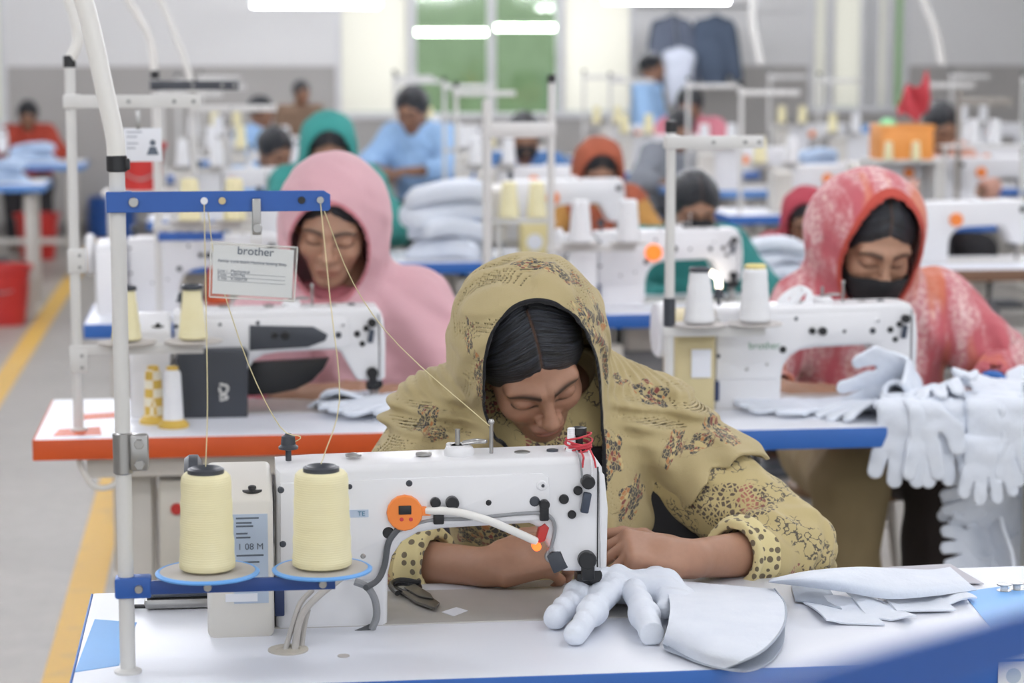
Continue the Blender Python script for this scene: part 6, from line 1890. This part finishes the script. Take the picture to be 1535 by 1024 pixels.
# ---- block across the aisle
for k, (yy, lb) in enumerate(((13.0, 'pale table across the aisle beside the red bucket'), (15.3, 'pale table across the aisle in front of the man in red'))):
    t_ = make_table(lb, -2.4, -1.02 + .08 * k, yy, yy + .6, EDL)
    inst(ST[1], (-1.3, yy + .3, TZ), ('pale blue cloth stack on the near table across the aisle', 'pale blue cloth stack before the man in red')[k], 'fabric', None, {'cloth_layer': LBC})
    inst(FM, (-1.75, yy + .25, TZ), ('white sewing machine on the table beside the red bucket', 'white sewing machine before the man in red')[k], 'sewing machine', 'sewing machines of the far rows')
someone('seat', 42, 174, 17.6, 'man in a red shirt sitting across the aisle', RDS)
def bucket(label, p, r0, r1, hh, m):
    t_ = thing('bucket', label, 'bucket', p)
    b = B(); lathe(b, [(r0, 0), (r1, hh), (r1 - .008, hh), (r0 - .008, .01), (.01, .01)], (0, 0, 0), 28); obj('body', b, m, t_)
    b = B(); lathe(b, [(r1, hh - .025), (r1 + .01, hh - .02), (r1 + .01, hh), (r1 - .002, hh)], (0, 0, 0), 28, ring=True); obj('rim', b, m, t_)
    b = B(); tube(b, [(-r1, 0, hh - .01), (-r1 * .8, -.06, hh - .1), (0, -.1 - r1 * .3, hh - .14), (r1 * .8, -.06, hh - .1), (r1, 0, hh - .01)], .004, 6); obj('handle', b, STEEL, t_)
    return t_
RB = mat('red_bucket_plastic', '#c4322f', .45)
bucket('red plastic bucket on the floor under the far aisle table', onz(57, 388, 0), .12, .16, .33, RB)
bucket('red plastic bucket on the floor nearest along the yellow line', onz(8, 486, 0), .11, .15, .33, RB)
bucket('red plastic bucket hanging low behind the identity card', (float(ony(212, 285, 9.2)[0]), 9.2, float(ony(212, 285, 9.2)[2])), .07, .095, .19, RB)
b = B(); p = ony(212, 285, 9.2); box(b, (p[0] - .15, 9.08, p[2] - .02), (p[0] + .15, 9.32, p[2] - .001), .003)
sh = obj('top', b, POLE, None); sh.name = 'tray_top'
r = thing('side_stand', 'small pale stand under the red bucket behind the identity card', 'stand', (p[0], 9.2, 0)); sh.parent = r; sh.location = (-p[0], -9.2, 0)
for dx in (-.12, .12):
    for dy in (-.09, .09):
        b = B(); box(b, (dx - .01, dy - .01, 0), (dx + .01, dy + .01, p[2] - .02)); obj('leg', b, POLE, r, 0)
# blue drum at the grey wall
p = onz(168, 356, 0); t_ = thing('drum', 'blue plastic drum standing against the grey wall', 'drum', p)
b = B(); lathe(b, [(.17, 0), (.19, .02), (.19, .11), (.2, .12), (.19, .13), (.19, .22), (.2, .23), (.19, .24), (.18, .33), (.1, .34)], (0, 0, 0), 28); obj('body', b, mat('blue_drum', '#2c5aa6', .5), t_)
b = B(); cyl(b, (.08, -.05, .335), .03, .02, 'z', 14); obj('cap', b, BLACK, t_)

# jackets on the wall
def jacket(label, px0, px1, py0, py1, Yd, m, sleeve=True, group='clothes hanging by the far wall', hook=None):
    a, c = ony(px0, py0, Yd), ony(px1, py1, Yd); cx = (a[0] + c[0]) / 2; w = (c[0] - a[0]) / 2; z1, z0 = a[2], c[2]
    t_ = thing('jacket', label, 'jacket', (cx, Yd, z1), group); hgt = z1 - z0
    def fn(p):
        d = ell(p, (0, 0, -hgt * .55), (w * .72, .07, hgt * .62))
        d = smin(d, cone(p, (-w * .5, 0, -hgt * .12), (w * .5, 0, -hgt * .12), .06, .06), .05)
        if sleeve:
            for s_ in (-1, 1): d = smin(d, cone(p, (s_ * w * .6, 0, -hgt * .12), (s_ * w * .95, 0, -hgt * .85), .06, .05), .03)
        d = np.maximum(d, -(p[:, 2] + hgt))
        return d + .008 * wob(p, 3.5, 4, 2)
    V, Q = nets(fn, (-w - .12, -.14, -hgt - .03), (w + .12, .14, .05), .016)
    npmesh('jacket_body', V, Q, m, t_)
    b = B(); lathe(b, [(.05, -.05), (.065, .01), (.05, .03)], (0, 0, -hgt * .03), 16); obj('collar', b, m, t_)
    b = B(); tube(b, hook or [(0, 0, .02), (0, 0, .06), (.02, 0, .085), (0, 0, .105), (-.015, 0, .09)], .004, 6); obj('hanger_hook', b, STEEL, t_)
    return t_
JZ = ony(1040, 28, 18.0)[2]
jacket('dark slate jacket hanging next to the white blind', 972, 1042, 28, 135, 18.0, CL('slate_jacket', '#5a6170'))
jacket('dark navy jacket hanging farthest from the white blind', 1036, 1106, 28, 130, 18.0, CL('navy_jacket', '#4a5668'))
jacket('pale grey smock hanging in front of the slate jacket', 988, 1046, 76, 160, 17.78, CL('pale_smock', '#c3c8d4'), False, hook=[(0, 0, .02), (0, .1, .12), (0, .22, float(JZ) + .11 - float(ony(1000, 76, 17.78)[2]))])
p0, p1 = ony(955, 20, 18.0), ony(1125, 20, 18.0); z = JZ + .098
rr = thing('clothes_rail', 'thin steel rail carrying the hanging jackets', 'rail', (p0[0], 18.0, z))
b = B(); tube(b, [(0, 0, 0), (p1[0] - p0[0], 0, 0)], .012, 8, False); obj('rail', b, STEEL, rr)
for fx in (0., 1.):
    b = B(); x = (p1[0] - p0[0]) * fx; tube(b, [(x, 0, 0), (x, 0, 3.4 - z)], .008, 6, False); obj('drop_rod', b, STEEL, rr)
def drop(o):
    for c in list(o.children): drop(c)
    bpy.data.objects.remove(o)
for t_, _h in PT.values():
    drop(t_)
for t_ in (FM, FT, FS, FC) + tuple(ST): drop(t_)
# overhead cable duct that feeds the conduits
b = B(); box(b, (SX - .38, 2.2, 2.28), (SX - .02, 15.5, 2.36), .004); dct = obj('cable_duct', b, mat('duct_grey', '#b9b9b7', .5)); tag(dct, 'long grey cable duct over the aisle end of the rows', 'cable duct')
for y in np.arange(3, 15.5, 3.):
    b = B(); tube(b, [(SX - .2, y, 2.36), (SX - .2, y, 3.4)], .006, 6, False); obj('hanger', b, STEEL, dct)
# hanging conduits on the right
for k, (px0, px1, yy, lb) in enumerate(((1385, 1412, 11.5, 'pale conduit hanging down before the white wall above the orange crate'), (1128, 1140, 12.5, 'pale conduit hanging down beside the navy jacket'))):
    b = B(); tube(b, [ony(px1, 95, yy), ony(px1 - 12, 40, yy), ony(px0, 0, yy), ony(px0, -60, yy), ony(px0, -500, yy)], .02, 8); tag(obj('conduit', b, WTUBE), lb, 'conduit')
# the near stand whose blue bar crosses the lower corner
nx, ny = [float(a) for a in ony(2150, 905, 1.06)[:2]]
r = thing('thread_stand', 'white pole stand with a blue bar very close to the viewer', 'thread stand', (nx, ny, 0))
b = B(); lathe(b, [(.12, 0), (.12, .015), (.02, .03), (.0105, .04), (.0105, 1.5), (.006, 1.505)], (0, 0, 0), 20); obj('pole', b, POLE, r)
A_, C_ = ony(1090, 1085, .78) - (nx, ny, 0), ony(1600, 935, 1.0) - (nx, ny, 0)
d_ = unit(C_ - A_); zc_ = (A_[2] + C_[2]) / 2
b = B(); 
nrm = unit(np.cross(d_, (0, 0, 1)))
for s_, hh_ in ((0, .0125),):
    vs = []
    for e_, s1 in ((A_, 1), (C_ + d_ * .02, 1)):
        for n_ in (-.002, .002):
            for z_ in (-hh_, hh_): vs.append(b.verts.new(e_ + nrm * n_ + np.array((0, 0, z_))))
    for f_ in ((0, 1, 3, 2), (4, 6, 7, 5), (0, 4, 5, 1), (2, 3, 7, 6), (1, 5, 7, 3), (0, 2, 6, 4)): b.faces.new([vs[i] for i in f_])
    bmesh.ops.recalc_face_normals(b, faces=b.faces)
obj('guide_bar', b, BLUEP, r, 0)
b = B(); e_ = C_ + d_ * .02; tube(b, [e_, (0, 0, e_[2])], .012, 8, False); obj('bar_clamp', b, BLUEP, r)
